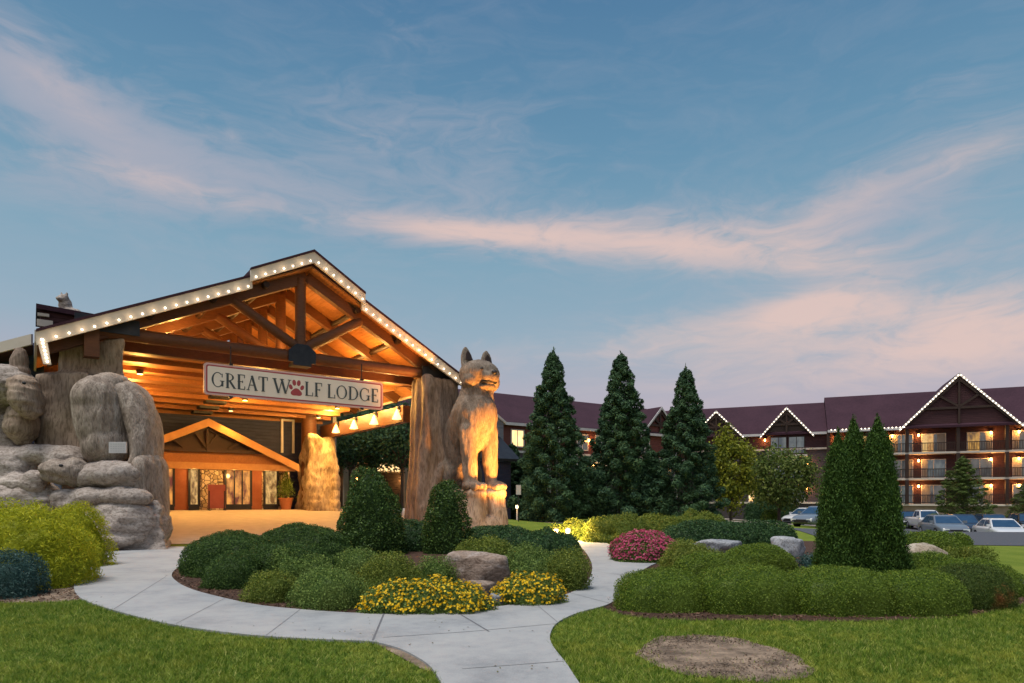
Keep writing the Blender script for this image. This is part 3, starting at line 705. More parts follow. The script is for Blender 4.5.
for t_ in (pa_t-3.2, pa_t-.6, pa_t+1.6, pa_t+3.4):  # lamps added under the porch to brighten the door wall and stone panels
    f = MB(); f.tube(E(t_, PW+.9, zb-.02), E(t_, PW+.9, zb-.14), .1, .1, 12); o = f.build('downlight', K['black'], eb)
    point('downlight_lamp', E(t_, PW+.8, zb-.45), 60, (1, .52, .14), .12, o)
# small reception board and potted plant by the doors
def tagb(o, *a, **k): return tag(o, *a, **k)
a, c = seg(204, 221); q = C((a+c)/2, WB-1.3, 1.02)
bd = empty('notice_board', q, 'low reddish standing board in front of the stone panel by the doors', 'sign board')
b = MB(); b.box(((a+c)/2, WB-1.3, 1.85), (c-a, .10, 1.35), 0, E); b.build('panel', mat('board_red', (.22, .055, .05), (.28, .08, .07), 2, .6), bd)
b = MB()
for s in (a+.05, c-.05): b.box((s, WB-1.3, 1.6), (.06, .14, 1.15), 0, E); b.box((s, WB-1.3, 1.05), (.08, .6, .06), 0, E)
b.build('stand', K['black'], bd)

# ================================================================== entrance canopy
cn = empty('entrance_canopy', C(6.9, 0, 0), 'timber entrance canopy with string lit gable roof over the driveway', 'canopy')
FWd = -.6                                         # plane of the fascia boards
tL, zL = tz(36, 331, FWd); tRr, zRr = tz(462, 377, FWd); tA, zA = tz(312, 254, FWd); tk1, _ = tz(249, 270, FWd); tk2, _ = tz(363, 297, FWd)
zAm = zA-.30                                      # main roof apex under the raised middle
def roofz(t_): return zL+(zAm-zL)*(t_-tL)/(tA-tL) if t_ < tA else zRr+(zAm-zRr)*(tRr-t_)/(tRr-tA)
DEP = 15.0
rf = MB(); sf = MB()
for (a, za_) in ((tL, zL), (tRr, zRr)):
    rf.prism([C(a, FWd, za_), C(tA, FWd, zAm), C(tA, FWd, zAm-.18), C(a, FWd, za_-.18)], D2*DEP)
    sf.prism([C(a, FWd+.02, za_-.20), C(tA, FWd+.02, zAm-.20), C(tA, FWd+.02, zAm-.27), C(a, FWd+.02, za_-.27)], D2*(DEP-.1))
rfo = rf.build('roof', K['roof'], cn)
K['soffit'] = siding('soffit_planks', (.30, .12, .035), (.42, .18, .06), .16, .55, .02, (D1.x, D1.y, 0))
sf.build('soffit', K['soffit'], cn)
# raised middle
zk = roofz(tk1)+.26
rm = MB()
for a in (tk1, tk2):
    zq = roofz(a)+.26
    rm.prism([C(a, FWd-.12, zq), C(tA, FWd-.12, zA+.06), C(tA, FWd-.12, zA-.22), C(a, FWd-.12, zq-.22)], D2*DEP)
rmo = rm.build('raised_roof', K['roof'], cn)
fb = []
def fascia(t0, z0, t1, z1, w, h, par, n):
    b = MB(); b.prism([C(t0, w, z0-h), C(t1, w, z1-h), C(t1, w, z1-.05), C(t0, w, z0-.05)], D2*.12); o = b.build('fascia_board', K['cream'], par)
    for i in range(n):
        k = (i+.5)/n; bulb(C(t0+(t1-t0)*k, w-.08, z0+(z1-z0)*k-h*.80), .036, o)
        if i % 2 == 1: point('bulb_light', C(t0+(t1-t0)*k, w-.22, z0+(z1-z0)*k-h*.80), 1.6, (1, .72, .42), .05, o)
    d = MB(); d.prism([C(t0, w-.05, z0-.05), C(t1, w-.05, z1-.05), C(t1, w-.05, z1+.045), C(t0, w-.05, z0+.045)], D2*.2); d.build('drip_edge', K['roof'], par)
fascia(tL, zL, tk1+.1, roofz(tk1+.1), FWd-.13, .50, rfo, 19)
fascia(tRr, zRr, tk2-.1, roofz(tk2-.1), FWd-.13, .50, rfo, 16)
fascia(tk1, roofz(tk1)+.26, tA, zA+.06, FWd-.27, .50, rmo, 7)
fascia(tk2, roofz(tk2)+.26, tA, zA+.06, FWd-.27, .50, rmo, 7)
# left eave return with its own bulbs
b = MB(); b.prism([C(tL-.02, FWd-.1, zL-.1), C(tL+.28, FWd-.1, zL-.1), C(tL+.42, FWd-.1, zL-1.1), C(tL+.2, FWd-.1, zL-1.1)], D2*.14); o = b.build('eave_return', K['cream'], rfo)
for i in range(7): bulb(C(tL+.16+.025*i, FWd-.18, zL-.3-.12*i), .04, o)
# eave fascia along the sides
for (a, za_) in ((tL, zL), (tRr, zRr)):
    b = MB(); b.box((a, FWd+DEP/2, za_-.16), (.08, DEP, .4), 0, C); b.build('fascia_board', K['cream'], rfo)
# trusses
def truss(w, front=False):
    root = cn
    BZ = 7.8; tm = tA-.25
    b = MB(); b.tube(C(-1.0 if front else 0, w, BZ), C(13.3, w, BZ), .25, .25, 14); b.build('tie_beam', K['log'], root)
    b = MB()
    for (a, za_) in ((tL+.3, roofz(tL+.3)), (tRr-.3, roofz(tRr-.3))):
        b.bar(C(a, w, za_-.52), C(tA, w, zAm-.52), .32, .44, 0, (0, 0, 1))
    b.build('rafter', K['log'], root)
    b = MB(); b.tube(C(tm, w-.02, BZ+.1), C(tm, w-.02, zAm-.6), .23, .23, 14); b.build('king_post', K['log'], root)
    for sg, tt in ((-1, tm-2.75), (1, tm+2.75)):
        b = MB(); b.tube(C(tm+sg*.1, w, BZ+.4), C(tt, w, roofz(tt)-.62), .21, .21, 12); b.build('brace', K['log'], root)
    b = MB(); b.prism([C(tm-.58, w-.30, BZ-.28), C(tm+.58, w-.30, BZ-.28), C(tm+.58, w-.30, BZ+.22), C(tm+.24, w-.30, BZ+.5), C(tm-.24, w-.30, BZ+.5), C(tm-.58, w-.30, BZ+.22)], D2*.05)
    b.prism([C(tm-.4, w-.3, BZ-.42), C(tm+.4, w-.3, BZ-.42), C(tm+.4, w-.3, BZ-.28), C(tm-.4, w-.3, BZ-.28)], D2*.6)
    b.build('gusset_plate', K['steel'], root)
    if front:
        b = MB(); b.box((-.55, w-.32, BZ+.2), (2.0, .05, .55), 0, C); b.build('end_bracket', K['steel'], root)
        b = MB(); b.box((13.1, w-.32, BZ-.05), (1.6, .05, .7), 0, C); b.build('end_bracket', K['black'], root)
        b = MB(); b.box((-1.05, w-.25, BZ-.52), (.46, .5, 1.05), 0, C); b.build('post_stub', K['log'], root)
for i, w in enumerate((.15, 2.9, 5.8, 8.7, 11.6)): truss(w, i == 0)
for t_ in (0.8, 3.0, 5.0, 9.0, 11, 12.8):
    b = MB(); b.tube(C(t_, -.3, roofz(t_)-.42), C(t_, 13.2, roofz(t_)-.42), .13, .13, 10); b.build('purlin', K['logd'], cn)
# flat plank ceiling behind the second truss, with half-round boards
b = MB(); b.box((5.9, 1.25, 7.6), (13.2, .3, .48), 0, C)
b.build('header_beam', K['log'], cn)
def cz(w): return 7.44-.88*(w-1.4)/(WB-1.4)
cl = MB(); n = 8
for i in range(n):
    w0, w1 = 1.4+(WB-1.42)*i/n, 1.4+(WB-1.42)*(i+1)/n
    cl.add([C(-.6, w0, cz(w0)), C(12.4, w0, cz(w0)), C(12.4, w1, cz(w1)+.20), C(-.6, w1, cz(w1)+.20), C(-.6, w1+.002, cz(w1)), C(12.4, w1+.002, cz(w1))], [(0, 1, 2, 3), (3, 2, 5, 4)])
    cl.box((5.9, (w0+w1)/2, cz(w0)+.34), (13.0, w1-w0-.01, .06), 0, C)
cl.build('ceiling', K['plank'], cn)
# side beam on the right with wall lights
BT = 12.35
b = MB(); b.box((BT, 7.3, 5.97), (.4, 11.5, .82), 0, C); sb = b.build('side_beam', K['log'], cn)
K['shade'] = emit('shade_glow', (1, .66, .22), 2.4)
for i, w in enumerate((1.9, 4.6, 7.3, 10.0)):
    f = MB(); f.tube(C(BT-.26, w, 6.36), C(BT-.26, w, 6.22), .12, .12, 10); f.box((BT-.21, w, 6.22), (.06, .2, .26), 0, C); o = f.build('sconce', K['black'], sb)
    g = MB(); n_ = 12
    top, bot = C(BT-.36, w, 6.2), C(BT-.36, w, 5.70)
    g.tube(top, bot, .04, .25, 16, caps=True); g.build('lamp_shade', K['shade'], o)
    point('sconce_light', C(BT-.75, w, 6.62), 260, (1, .58, .16), .12, o)
b = MB(); b.box((-.75, 7.2, 6.3), (.4, 11.6, 1.2), 0, C); b.build('side_beam', K['plank'], cn)
# far post: log and timber brackets
fl_t, _ = tz(309, 470, 12.2)
b = MB(); q = C(fl_t, 12.2, .9); b.tube(q, C(fl_t, 12.2, 6.9), .5, .45, 16); b.build('post', K['log'], cn)
# ceiling lights
K['disc'] = emit('downlight_glow', (1, .66, .26), 6)
for t_ in (1.0, 6.2, 11.2):
    for w in (4.4, 7.8, 10.8):
        CZ = cz(w)+.12
        f = MB(); f.tube(C(t_, w, CZ-.05), C(t_, w, CZ-.24), .14, .14, 14); o = f.build('downlight', K['black'], cn)
        g = MB(); g.tube(C(t_, w, CZ-.242), C(t_, w, CZ-.25), .11, .11, 14); g.build('lens', K['disc'], o)
        (point('downlight_lamp', C(t_, w, CZ-.6), 300, (1, .50, .11), .2, o) if w < 10 else spot('downlight_lamp', C(t_, w, CZ-.3), C(t_, w-.6, 0), 1000, 100, (1, .50, .11), .2, .8, o))
for u_, w in ((220, 8.0), (215, 9.4), (208, 10.9), (202, 12.4)):
    t_ = tz(u_, 400, w)[0]; b = MB(); b.box((t_, w, cz(w)-.02), (1.0, .75, .14), 0, C); b.build('air_vent', K['black'], cn)
# lights up among the trusses
for w in (1.6, 4.3, 7.2, 10.2):
    for t_ in (2.2, 6.6, 10.6):
        f = MB(); f.box((t_, w, 7.95), (.3, .2, .16), 0, C); o = f.build('uplight', K['black'], cn)
        point('uplight_lamp', C(t_, w, 8.35), 190, (1, .52, .12), .12, o)
# adjoining lower roof on the far left
b = MB(); q0, q1 = px(-60, 358, 25), px(33, 334, 25)
b.prism([q0, q1, q1-Vector((0, 0, .35)), q0-Vector((0, 0, .35))], D2*10); so_ = b.build('side_roof', K['roof'], cn)
b = MB(); b.prism([q0+Vector((0, -.1, -.02)), q1+Vector((0, -.1, -.02)), q1+Vector((0, -.1, -.42)), q0+Vector((0, -.1, -.42))], Vector((0, .09, 0))); b.build('fascia_board', K['cream'], so_)
b = MB(); b.hexa([px(-60, 520, 27), px(44, 520, 27), px(44, 520, 27)+D2*8, px(-60, 520, 27)+D2*8, px(-60, 352, 27), px(44, 342, 27), px(44, 342, 27)+D2*8, px(-60, 352, 27)+D2*8]); b.build('side_wall', K['navy'], cn)
# dormer on the roof slope
dw = 6.0
d0, z0_ = tz(36, 305, dw); d1_, z1_ = tz(95, 318, dw)
b = MB(); b.prism([C(d0+.15, dw, 6.6), C(d1_, dw, 6.6), C(d1_, dw, z1_), C(d0+.15, dw, z0_-.1)], D2*3); b.build('dormer', K['maroon'], cn)
b = MB(); b.prism([C(d0, dw-.3, z0_), C(d1_, dw-.3, z1_+.1), C(d1_, dw-.3, z1_-.1), C(d0, dw-.3, z0_-.2)], D2*3.6); b.build('dormer_roof', K['roof'], cn)
b = MB(); b.box((d0+.3, dw-.1, z0_-.75), (.55, .16, .28), 0, C); b.box((d0+.25, dw-.1, z0_-.4), (.4, .16, .12), 0, C); b.build('dormer_trim', K['cream'], cn)

# ---------------------------------------------------------------- hanging sign
sg0, _ = tz(204, 378, -.35); sg1, _ = tz(383, 396, -.35); SZ0, SZ1 = tz(204, 394, -.35)[1], tz(204, 362, -.35)[1]
sw_, shh = sg1-sg0, SZ1-SZ0; WS = -.35
sgn = empty('hanging_sign', C((sg0+sg1)/2, WS, SZ1), 'long cream lodge name sign with red border hanging under the canopy beam', 'sign')
def SG(x, y, d=0): return C(sg0+x, WS-d, SZ0+y)         # sign face, d outwards towards the viewer
K['signcream'] = mat('sign_cream', (.84, .72, .58), (.9, .78, .64), 1.5, .5)
K['signred'] = mat('sign_red', (.38, .06, .065), (.42, .075, .08), 2, .5)
K['signpink'] = mat('sign_edge', (.66, .42, .38), (.7, .46, .42), 2, .5)
K['ink'] = mat('sign_ink', (.06, .07, .068), (.08, .09, .088), 2, .5)
def rrect(x0, y0, x1, y1, r, n=5):
    P = []
    for cx_, cy_, a0 in ((x1-r, y0+r, -90), (x1-r, y1-r, 0), (x0+r, y1-r, 90), (x0+r, y0+r, 180)):
        for k in range(n+1): a = R(a0+90*k/n); P.append((cx_+r*math.cos(a), cy_+r*math.sin(a)))
    return P
b = MB(); b.prism([SG(x, y, 0) for x, y in rrect(0, 0, sw_, shh, .12)], D2*.14); b.build('board', K['signpink'], sgn)
b = MB(); b.prism([SG(x, y, .004) for x, y in rrect(.07, .07, sw_-.07, shh-.07, .09)], D2*.003); b.build('border', K['signred'], sgn)
b = MB(); b.prism([SG(x, y, .008) for x, y in rrect(.125, .125, sw_-.125, shh-.125, .06)], D2*.003); b.build('face', K['signcream'], sgn)
LT = MB(); _d = [.012]; _x = [0, 1.0]
def SX(x): return _x[0]+(x-_x[0])*_x[1]
def stroke(x0, y0, x1, y1, w):
    _d[0] += .0004; x0, x1 = SX(x0), SX(x1); d = Vector((x1-x0, y1-y0)); L = d.length; n_ = Vector((-d.y, d.x))/L*w/2
    LT.prism([SG(x0-n_.x, y0-n_.y, _d[0]), SG(x1-n_.x, y1-n_.y, _d[0]), SG(x1+n_.x, y1+n_.y, _d[0]), SG(x0+n_.x, y0+n_.y, _d[0])], D2*.003)
def arc(cx_, cy_, rx, ry, a0, a1, w0, w1, n=22):
    """stroke thick where it runs upright, thin at top and bottom"""
    _d[0] += .0004; vs = []
    for i in range(n+1):
        a = R(a0+(a1-a0)*i/n); th = w0+(w1-w0)*abs(math.cos(a))**1.5
        for k in (-.5, .5): vs.append(SG(SX(cx_+(rx+k*th)*math.cos(a)), cy_+(ry+k*w0)*math.sin(a), _d[0]))
    LT.add(vs, [(2*i, 2*i+1, 2*i+3, 2*i+2) for i in range(n)])
H = .60; TK, TN = .088, .035; Y0 = (shh-H)/2-.01
def serif(x, y, w=.17): stroke(x-w/2, y, x+w/2, y, .03)
def letter(ch, x, h=H, y=None):
    y = Y0 if y is None else y; e = .015
    if ch in 'GO':
        w = .56*h/H; rx, ry = w/2-TK/2, h/2-TN/2
        if ch == 'O': arc(x+w/2, y+h/2, rx, ry, 0, 360, TN, TK)
        else:
            arc(x+w/2, y+h/2, rx, ry, 48, 330, TN, TK); stroke(x+w-.07, y+.05, x+w-.07, y+h*.42, TK*.9); serif(x+w-.08, y+h*.43, .2); stroke(x+w-.08, y+h*.68, x+w-.08, y+h*.92, .035)
        return w+.07
    if ch == 'R':
        stroke(x+.10, y, x+.10, y+h, TK); serif(x+.1, y+e); serif(x+.07, y+h-e, .14); arc(x+.16, y+h*.735, .19, h*.25-TN/2, 90, -90, TN, TK); stroke(x+.1, y+h-.018, x+.17, y+h-.018, TN); stroke(x+.1, y+h*.49, x+.17, y+h*.49, TN)
        stroke(x+.2, y+h*.49, x+.42, y+.02, TK*.9); serif(x+.43, y+e, .14); return .53
    if ch == 'E':
        stroke(x+.10, y, x+.10, y+h, TK)
        for yy, l in ((e, .32), (h*.52, .22), (h-e, .31)): stroke(x+.03, y+yy, x+.06+l, y+yy, .034)
        for yy, l, k in ((e, .36, 1), (h-e, .35, -1)): stroke(x+.01+l, y+yy, x+.01+l, y+yy+k*.12, .03)
        stroke(x+.27, y+h*.44, x+.27, y+h*.6, .028); return .46
    if ch == 'A':
        stroke(x+.07, y, x+.26, y+h, TN); stroke(x+.25, y+h, x+.46, y, TK); stroke(x+.13, y+h*.36, x+.38, y+h*.36, .033); serif(x+.07, y+e, .15); serif(x+.46, y+e, .17); return .56
    if ch == 'T':
        stroke(x+.24, y, x+.24, y+h, TK); serif(x+.24, y+e); stroke(x+.02, y+h-e, x+.46, y+h-e, .034); stroke(x+.03, y+h, x+.03, y+h-.13, .03); stroke(x+.45, y+h, x+.45, y+h-.13, .03); return .52
    if ch == 'W':
        stroke(x+.06, y+h, x+.22, y, TK); stroke(x+.22, y, x+.36, y+h, TN); stroke(x+.33, y+h, x+.49, y, TK); stroke(x+.49, y, x+.64, y+h, TN); serif(x+.07, y+h-e, .16); serif(x+.345, y+h-e, .16); serif(x+.635, y+h-e, .13); return .72
    if ch == 'L':
        stroke(x+.1, y, x+.1, y+h, TK); serif(x+.1, y+h-e); stroke(x+.03, y+e, x+.4, y+e, .034); stroke(x+.385, y, x+.385, y+.16, .03); return .47
    if ch == 'F':
        stroke(x+.10, y, x+.10, y+h, TK); serif(x+.1, y+e); stroke(x+.03, y+h-e, x+.38, y+h-e, .034); stroke(x+.06, y+h*.5, x+.27, y+h*.5, .034); stroke(x+.365, y+h, x+.365, y+h-.14, .03); stroke(x+.27, y+h*.42, x+.27, y+h*.58, .028); return .45
    if ch == 'D':
        stroke(x+.1, y, x+.1, y+h, TK); serif(x+.07, y+e, .14); serif(x+.07, y+h-e, .14); arc(x+.2, y+h/2, .28, h/2-TN/2, 90, -90, TN, TK); stroke(x+.1, y+e, x+.21, y+e, TN); stroke(x+.1, y+h-e, x+.21, y+h-e, TN); return .60
def word(s, x, x1):
    wd_ = {'G': .63, 'O': .63, 'R': .53, 'E': .46, 'A': .56, 'T': .52, 'W': .72, 'L': .47, 'F': .45, 'D': .60}
    _x[0] = x; _x[1] = (x1-x)/(sum(wd_[c] for c in s)-.06)
    for c in s: x += letter(c, x)
fx = lambda u: (u-204)/179*1.0
def sx(u): return tz(u, 385, WS)[0]-sg0
for w_, a, c in (('GREAT', 211.5, 267.5), ('W', 272.5, 290), ('LF', 304.5, 322), ('LODGE', 327, 378)):
    LT = MB(); word(w_, sx(a), sx(c)); LT.build('lettering', K['ink'], sgn)
pw = MB(); pc_x, pc_y = sx(296.3), shh/2-.02
def disc(cx_, cy_, rx, ry, ang=0, d=.012):
    P = []
    for i in range(18):
        a = 2*math.pi*i/18; x, y = rx*math.cos(a), ry*math.sin(a); P.append(SG(cx_+x*math.cos(R(ang))-y*math.sin(R(ang)), cy_+x*math.sin(R(ang))+y*math.cos(R(ang)), d))
    pw.prism(P, D2*.003)
for (ox, oy, rx, ry, an_) in ((-.235, .02, .075, .11, 25), (-.09, .21, .08, .125, 8), (.10, .21, .08, .125, -8), (.245, .03, .075, .11, -25)): disc(pc_x+ox, pc_y+oy, rx, ry, an_)
P = []
for i in range(28):
    a = 2*math.pi*i/28; r_ = .20+.025*math.cos(3*(a-math.pi/2))+.02*math.cos(2*a); P.append(SG(pc_x+r_*math.cos(a)*1.05, pc_y-.19+r_*math.sin(a)*.85, .0124))
pw.prism(P, D2*.003); pw.build('paw_emblem', K['signred'], sgn)
hg = MB()
for x in (sx(231), sx(362)):
    a = SG(x, shh, -.05); hg.tube(a-Vector((0, 0, .03)), a+Vector((0, 0, .75)), .025, .025, 8); hg.box((sg0+x, WS+.05, SZ1+.03), (.14, .16, .08), 0, C); hg.box((sg0+x, WS+.05, SZ0-.03), (.14, .16, .08), 0, C)
hg.build('hanger', K['black'], sgn)

# ================================================================== carved statues
def ellip(bm, c, r, rot=None, sub=3):
    g = bmesh.ops.create_icosphere(bm, subdivisions=sub, radius=1)
    Mx = Matrix.Translation(Vector(c)) @ (rot or Matrix.Identity(4)) @ Matrix.Diagonal((*r, 1))
    bmesh.ops.transform(bm, matrix=Mx, verts=g['verts'])
def capsule(bm, a, b, r0, r1, n=7):
    a, b = Vector(a), Vector(b)
    for i in range(n+1):
        k = i/n; r_ = r0+(r1-r0)*k; ellip(bm, a.lerp(b, k), (r_, r_, r_), None, 2)
def block(bm, pts):
    vs = [bm.verts.new(p) for p in pts]
    for f in [(3, 2, 1, 0), (4, 5, 6, 7), (0, 1, 5, 4), (1, 2, 6, 5), (2, 3, 7, 6), (3, 0, 4, 7)]: bm.faces.new([vs[i] for i in f])
def sculpt(name, bm, voxel, mt, parent, smooth_n=4, amp=.06, freq=(.8, .8, .5), amp2=.03, freq2=(4, 4, 1), local=False, seed=0):
    me = bpy.data.meshes.new('tmp'); bmesh.ops.recalc_face_normals(bm, faces=bm.faces); bm.to_mesh(me); bm.free()
    o = bpy.data.objects.new('tmp', me); COL.objects.link(o)
    md = o.modifiers.new('r', 'REMESH'); md.mode = 'VOXEL'; md.voxel_size = voxel
    ms = o.modifiers.new('s', 'SMOOTH'); ms.iterations = smooth_n; ms.factor = .5
    dg = bpy.context.evaluated_depsgraph_get(); dg.update()
    nm = bpy.data.meshes.new_from_object(o.evaluated_get(dg)); bpy.data.objects.remove(o); nm.name = name
    n = len(nm.vertices); co = np.empty(n*3); nm.vertices.foreach_get('co', co); co = co.reshape(-1, 3)
    no = np.empty(n*3); nm.vertex_normals.foreach_get('vector', no); no = no.reshape(-1, 3)
    d = np.empty(n)
    for i in range(n):
        c = co[i]
        d[i] = amp*mnoise.fractal((c[0]*freq[0]+seed, c[1]*freq[1], c[2]*freq[2]), 1, 2, 3)+amp2*mnoise.fractal((c[0]*freq2[0], c[1]*freq2[1]+seed, c[2]*freq2[2]), 1, 2, 3)
    co += no*d[:, None]; nm.vertices.foreach_set('co', co.ravel()); nm.polygons.foreach_set('use_smooth', np.ones(len(nm.polygons), bool)); nm.update()
    nm.materials.clear()
    return link(name, nm, [mt], parent, local)
K['grayrock'] = carved('grey_rockwork', (.28, .235, .205), (.40, .342, .302), (.52, .455, .405), (.8, .8, 1.5), 1.6)
K['fur'] = carved('carved_fur', (.27, .215, .175), (.40, .33, .275), (.52, .445, .38), (1.4, 1.4, .45), 2.4, .7, .15)
K['tanrock'] = carved('tan_rockwork', (.28, .205, .15), (.40, .305, .23), (.48, .385, .30), (1.2, 1.2, .35), 1.4)
K['tanlit'] = carved('tan_rock_lit', (.14, .09, .05), (.42, .33, .22), (.52, .42, .30), (1.2, 1.2, .5), 1.1)  # lit version of the tan rock: lamp light put into a brighter colour
K['bark'] = carved('bark_rockwork', (.17, .122, .09), (.27, .20, .155), (.36, .285, .23), (1.2, 1.2, .34), 1.5, .6, .14)
K['wolffur'] = carved('wolf_carving', (.15, .112, .085), (.25, .195, .15), (.33, .27, .215), (1.5, 1.5, .4), 2.6, .7, .14)

# --- left group: carved pillar, bear and wolf on a rock base
def QB(bm, u, v, Y, ru, rv, ry, rot=0):
    c = px(u, v, Y); k = Y/F
    ellip(bm, c, (ru*k, ry, rv*k), Matrix.Rotation(R(rot), 4, 'Y'))
sc = empty('animal_sculpture', (px(100, 548, 22.4).x, 22.4, 0), 'grey carved rock pillar with a bear and wolf at left of the canopy', 'sculpture')
bm = bmesh.new()
q = lambda u, v, Y: px(u, v, Y)
block(bm, [q(58, 470, 23.9), q(127, 470, 23.9), q(127, 470, 23.9)+D2*2.0, q(58, 470, 23.9)+D2*2.0, q(62, 342, 23.9), q(124, 338, 23.9), q(124, 338, 23.9)+D2*2.0, q(62, 342, 23.9)+D2*2.0])
block(bm, [q(46, 470, 23.6), q(127, 470, 23.6), q(127, 470, 23.6)+D2*2.3, q(46, 470, 23.6)+D2*2.3, q(50, 372, 23.6), q(126, 376, 23.6), q(126, 376, 23.6)+D2*2.3, q(50, 372, 23.6)+D2*2.3])
block(bm, [q(34, 470, 22.6), q(98, 470, 22.6), q(98, 470, 24.6), q(34, 470, 24.6), q(36, 374, 23.0), q(88, 372, 23.0), q(88, 372, 24.8), q(36, 374, 24.8)])
sculpt('rock_pillar', bm, .09, K['tanrock'], sc, 4, .10, (.6, .6, .8), .03, (2, 2, 3))
bm = bmesh.new()
block(bm, [q(-30, 556, 21.0), q(168, 553, 21.2), q(172, 545, 24.5), q(-30, 545, 25), q(-30, 500, 21.5), q(158, 500, 21.9), q(158, 497, 24.2), q(-30, 490, 25)])
QB(bm, 116, 524, 21.5, 42, 24, .8); QB(bm, 148, 528, 22.0, 16, 24, 1.1); QB(bm, 20, 505, 21.6, 50, 26, 1.0); QB(bm, 95, 540, 21.2, 40, 16, .7)
sculpt('rock_base', bm, .07, K['grayrock'], sc, 3, .13, (.7, .7, 1.6), .06, (1.2, 1.2, 4), seed=3)
# bear: leaning torso, arm, folded legs, each carved as a figure piece with a groove between
def piece(name, lst, mk, seed, vox=.06, amp=.03):
    bm = bmesh.new()
    for a in lst: QB(bm, *a)
    return sculpt(name, bm, vox, K[mk], sc, 3, amp, (1.1, 1.1, .8), .035, (4.5, 4.5, 1.2), seed=seed)
piece('bear_torso', [(106, 420, 22.5, 25, 46, 1.25, -6), (101, 402, 22.3, 23, 27, 1.05), (110, 446, 22.4, 22, 24, 1.1), (112, 386, 22.7, 18, 13, .8)], 'fur', 11)
arm = [(124, 392, 22.9, 11, 11), (131, 395, 22.9, 12, 13), (137, 404, 22.85, 12.5, 15), (141, 415, 22.8, 12.5, 16), (144, 426, 22.75, 12.5, 16), (146, 437, 22.7, 12, 15), (147, 447, 22.65, 11, 14), (147, 456, 22.6, 10, 12), (144, 464, 22.5, 9, 9)]
fine = [tuple(p[i]+(q_[i]-p[i])*k/5 for i in range(5)) for p, q_ in zip(arm[:-1], arm[1:]) for k in range(5)]+[arm[-1]]
piece('bear_arm', [(u, v, Y, a, b, .85) for u, v, Y, a, b in fine], 'fur', 14, .06, .02)
piece('bear_thigh', [(114, 475, 21.9, 34, 15, 1.0), (96, 477, 21.8, 20, 15, .85), (128, 481, 22.0, 20, 13, .8)], 'grayrock', 17)
piece('bear_haunch', [(150, 468+2.5*k, 22.5, 11+.17*k, 15, .95) for k in range(19)]+[(145, 495, 22.4, 16, 20, .8)], 'fur', 19)
piece('bear_foreleg', [(122, 497, 21.45, 30, 11, .62, 3), (92, 497, 21.35, 26, 11, .6), (66, 498, 21.2, 14, 9.5, .5), (58, 503, 21.0, 5, 6, .3), (64, 505, 20.95, 5, 6, .3), (71, 505, 20.95, 5, 6, .3)], 'grayrock', 23)
bm = bmesh.new()                                    # wolf head and reclining body
QB(bm, 12, 388, 22.3, 22, 20, .9); QB(bm, -8, 396, 22.5, 26, 32, 1.0); QB(bm, 4, 376, 22.2, 20, 12, .7)
QB(bm, -6, 440, 22.6, 30, 40, 1.0); QB(bm, 2, 470, 22.0, 36, 24, 1.0); QB(bm, 42, 456, 22.4, 40, 12, .9); QB(bm, 70, 462, 22.4, 22, 16, .9)
QB(bm, 25, 484, 21.5, 24, 11, .6); QB(bm, 36, 482, 21.2, 12, 13, .45, 15); QB(bm, 0, 486, 21.5, 30, 10, .6)
sculpt('wolf_figure', bm, .065, K['grayrock'], sc, 3, .07, (.9, .9, .9), .05, (2.5, 2.5, 5), seed=5)
bm = bmesh.new(); QB(bm, 19, 364, 22.3, 8, 17, .28, 8); QB(bm, 19, 372, 22.3, 10, 10, .3)
sculpt('ear', bm, .045, K['bark'], sc, 2, .03, (2, 2, 2), .02, (4, 4, 4), seed=6)
bm = bmesh.new(); QB(bm, 27, 398, 21.7, 11.5, 22, .7, -12); QB(bm, 24, 386, 21.75, 12, 11, .6); QB(bm, 22, 424, 22.2, 14, 22, .6)
sculpt('wolf_muzzle', bm, .05, K['tanrock'], sc, 3, .05, (1.5, 1.5, 2), .05, (1, 1, 6), seed=8)
bm = bmesh.new(); QB(bm, 60, 470, 21.1, 19, 10, .5, 8); QB(bm, 58, 478, 21.15, 16, 6, .42, 14); QB(bm, 76, 472, 21.3, 12, 15, .5)
sculpt('small_animal_head', bm, .045, K['fur'], sc, 2, .04, (2, 2, 2), .03, (4, 4, 7), seed=2)
b = MB(); b.ball(px(61, 465.5, 20.62), (.07, .05, .05)); b.ball(px(24, 383, 21.12), (.06, .05, .05)); b.build('carved_eye', K['black'], sc)
b = MB(); c = px(118, 447.5, 21.0); b.box(c, (.56, .06, .36)); pq = b.build('plaque', K['white'], sc)
b = MB()
for j in range(4):
    for i in range(6): b.box((c.x-.2+i*.08, c.y-.033, c.z+.11-j*.075), (.05, .004, .02))
b.build('plaque_text', mat('grey_ink', (.35, .35, .36), (.4, .4, .4), 3, .7), pq)

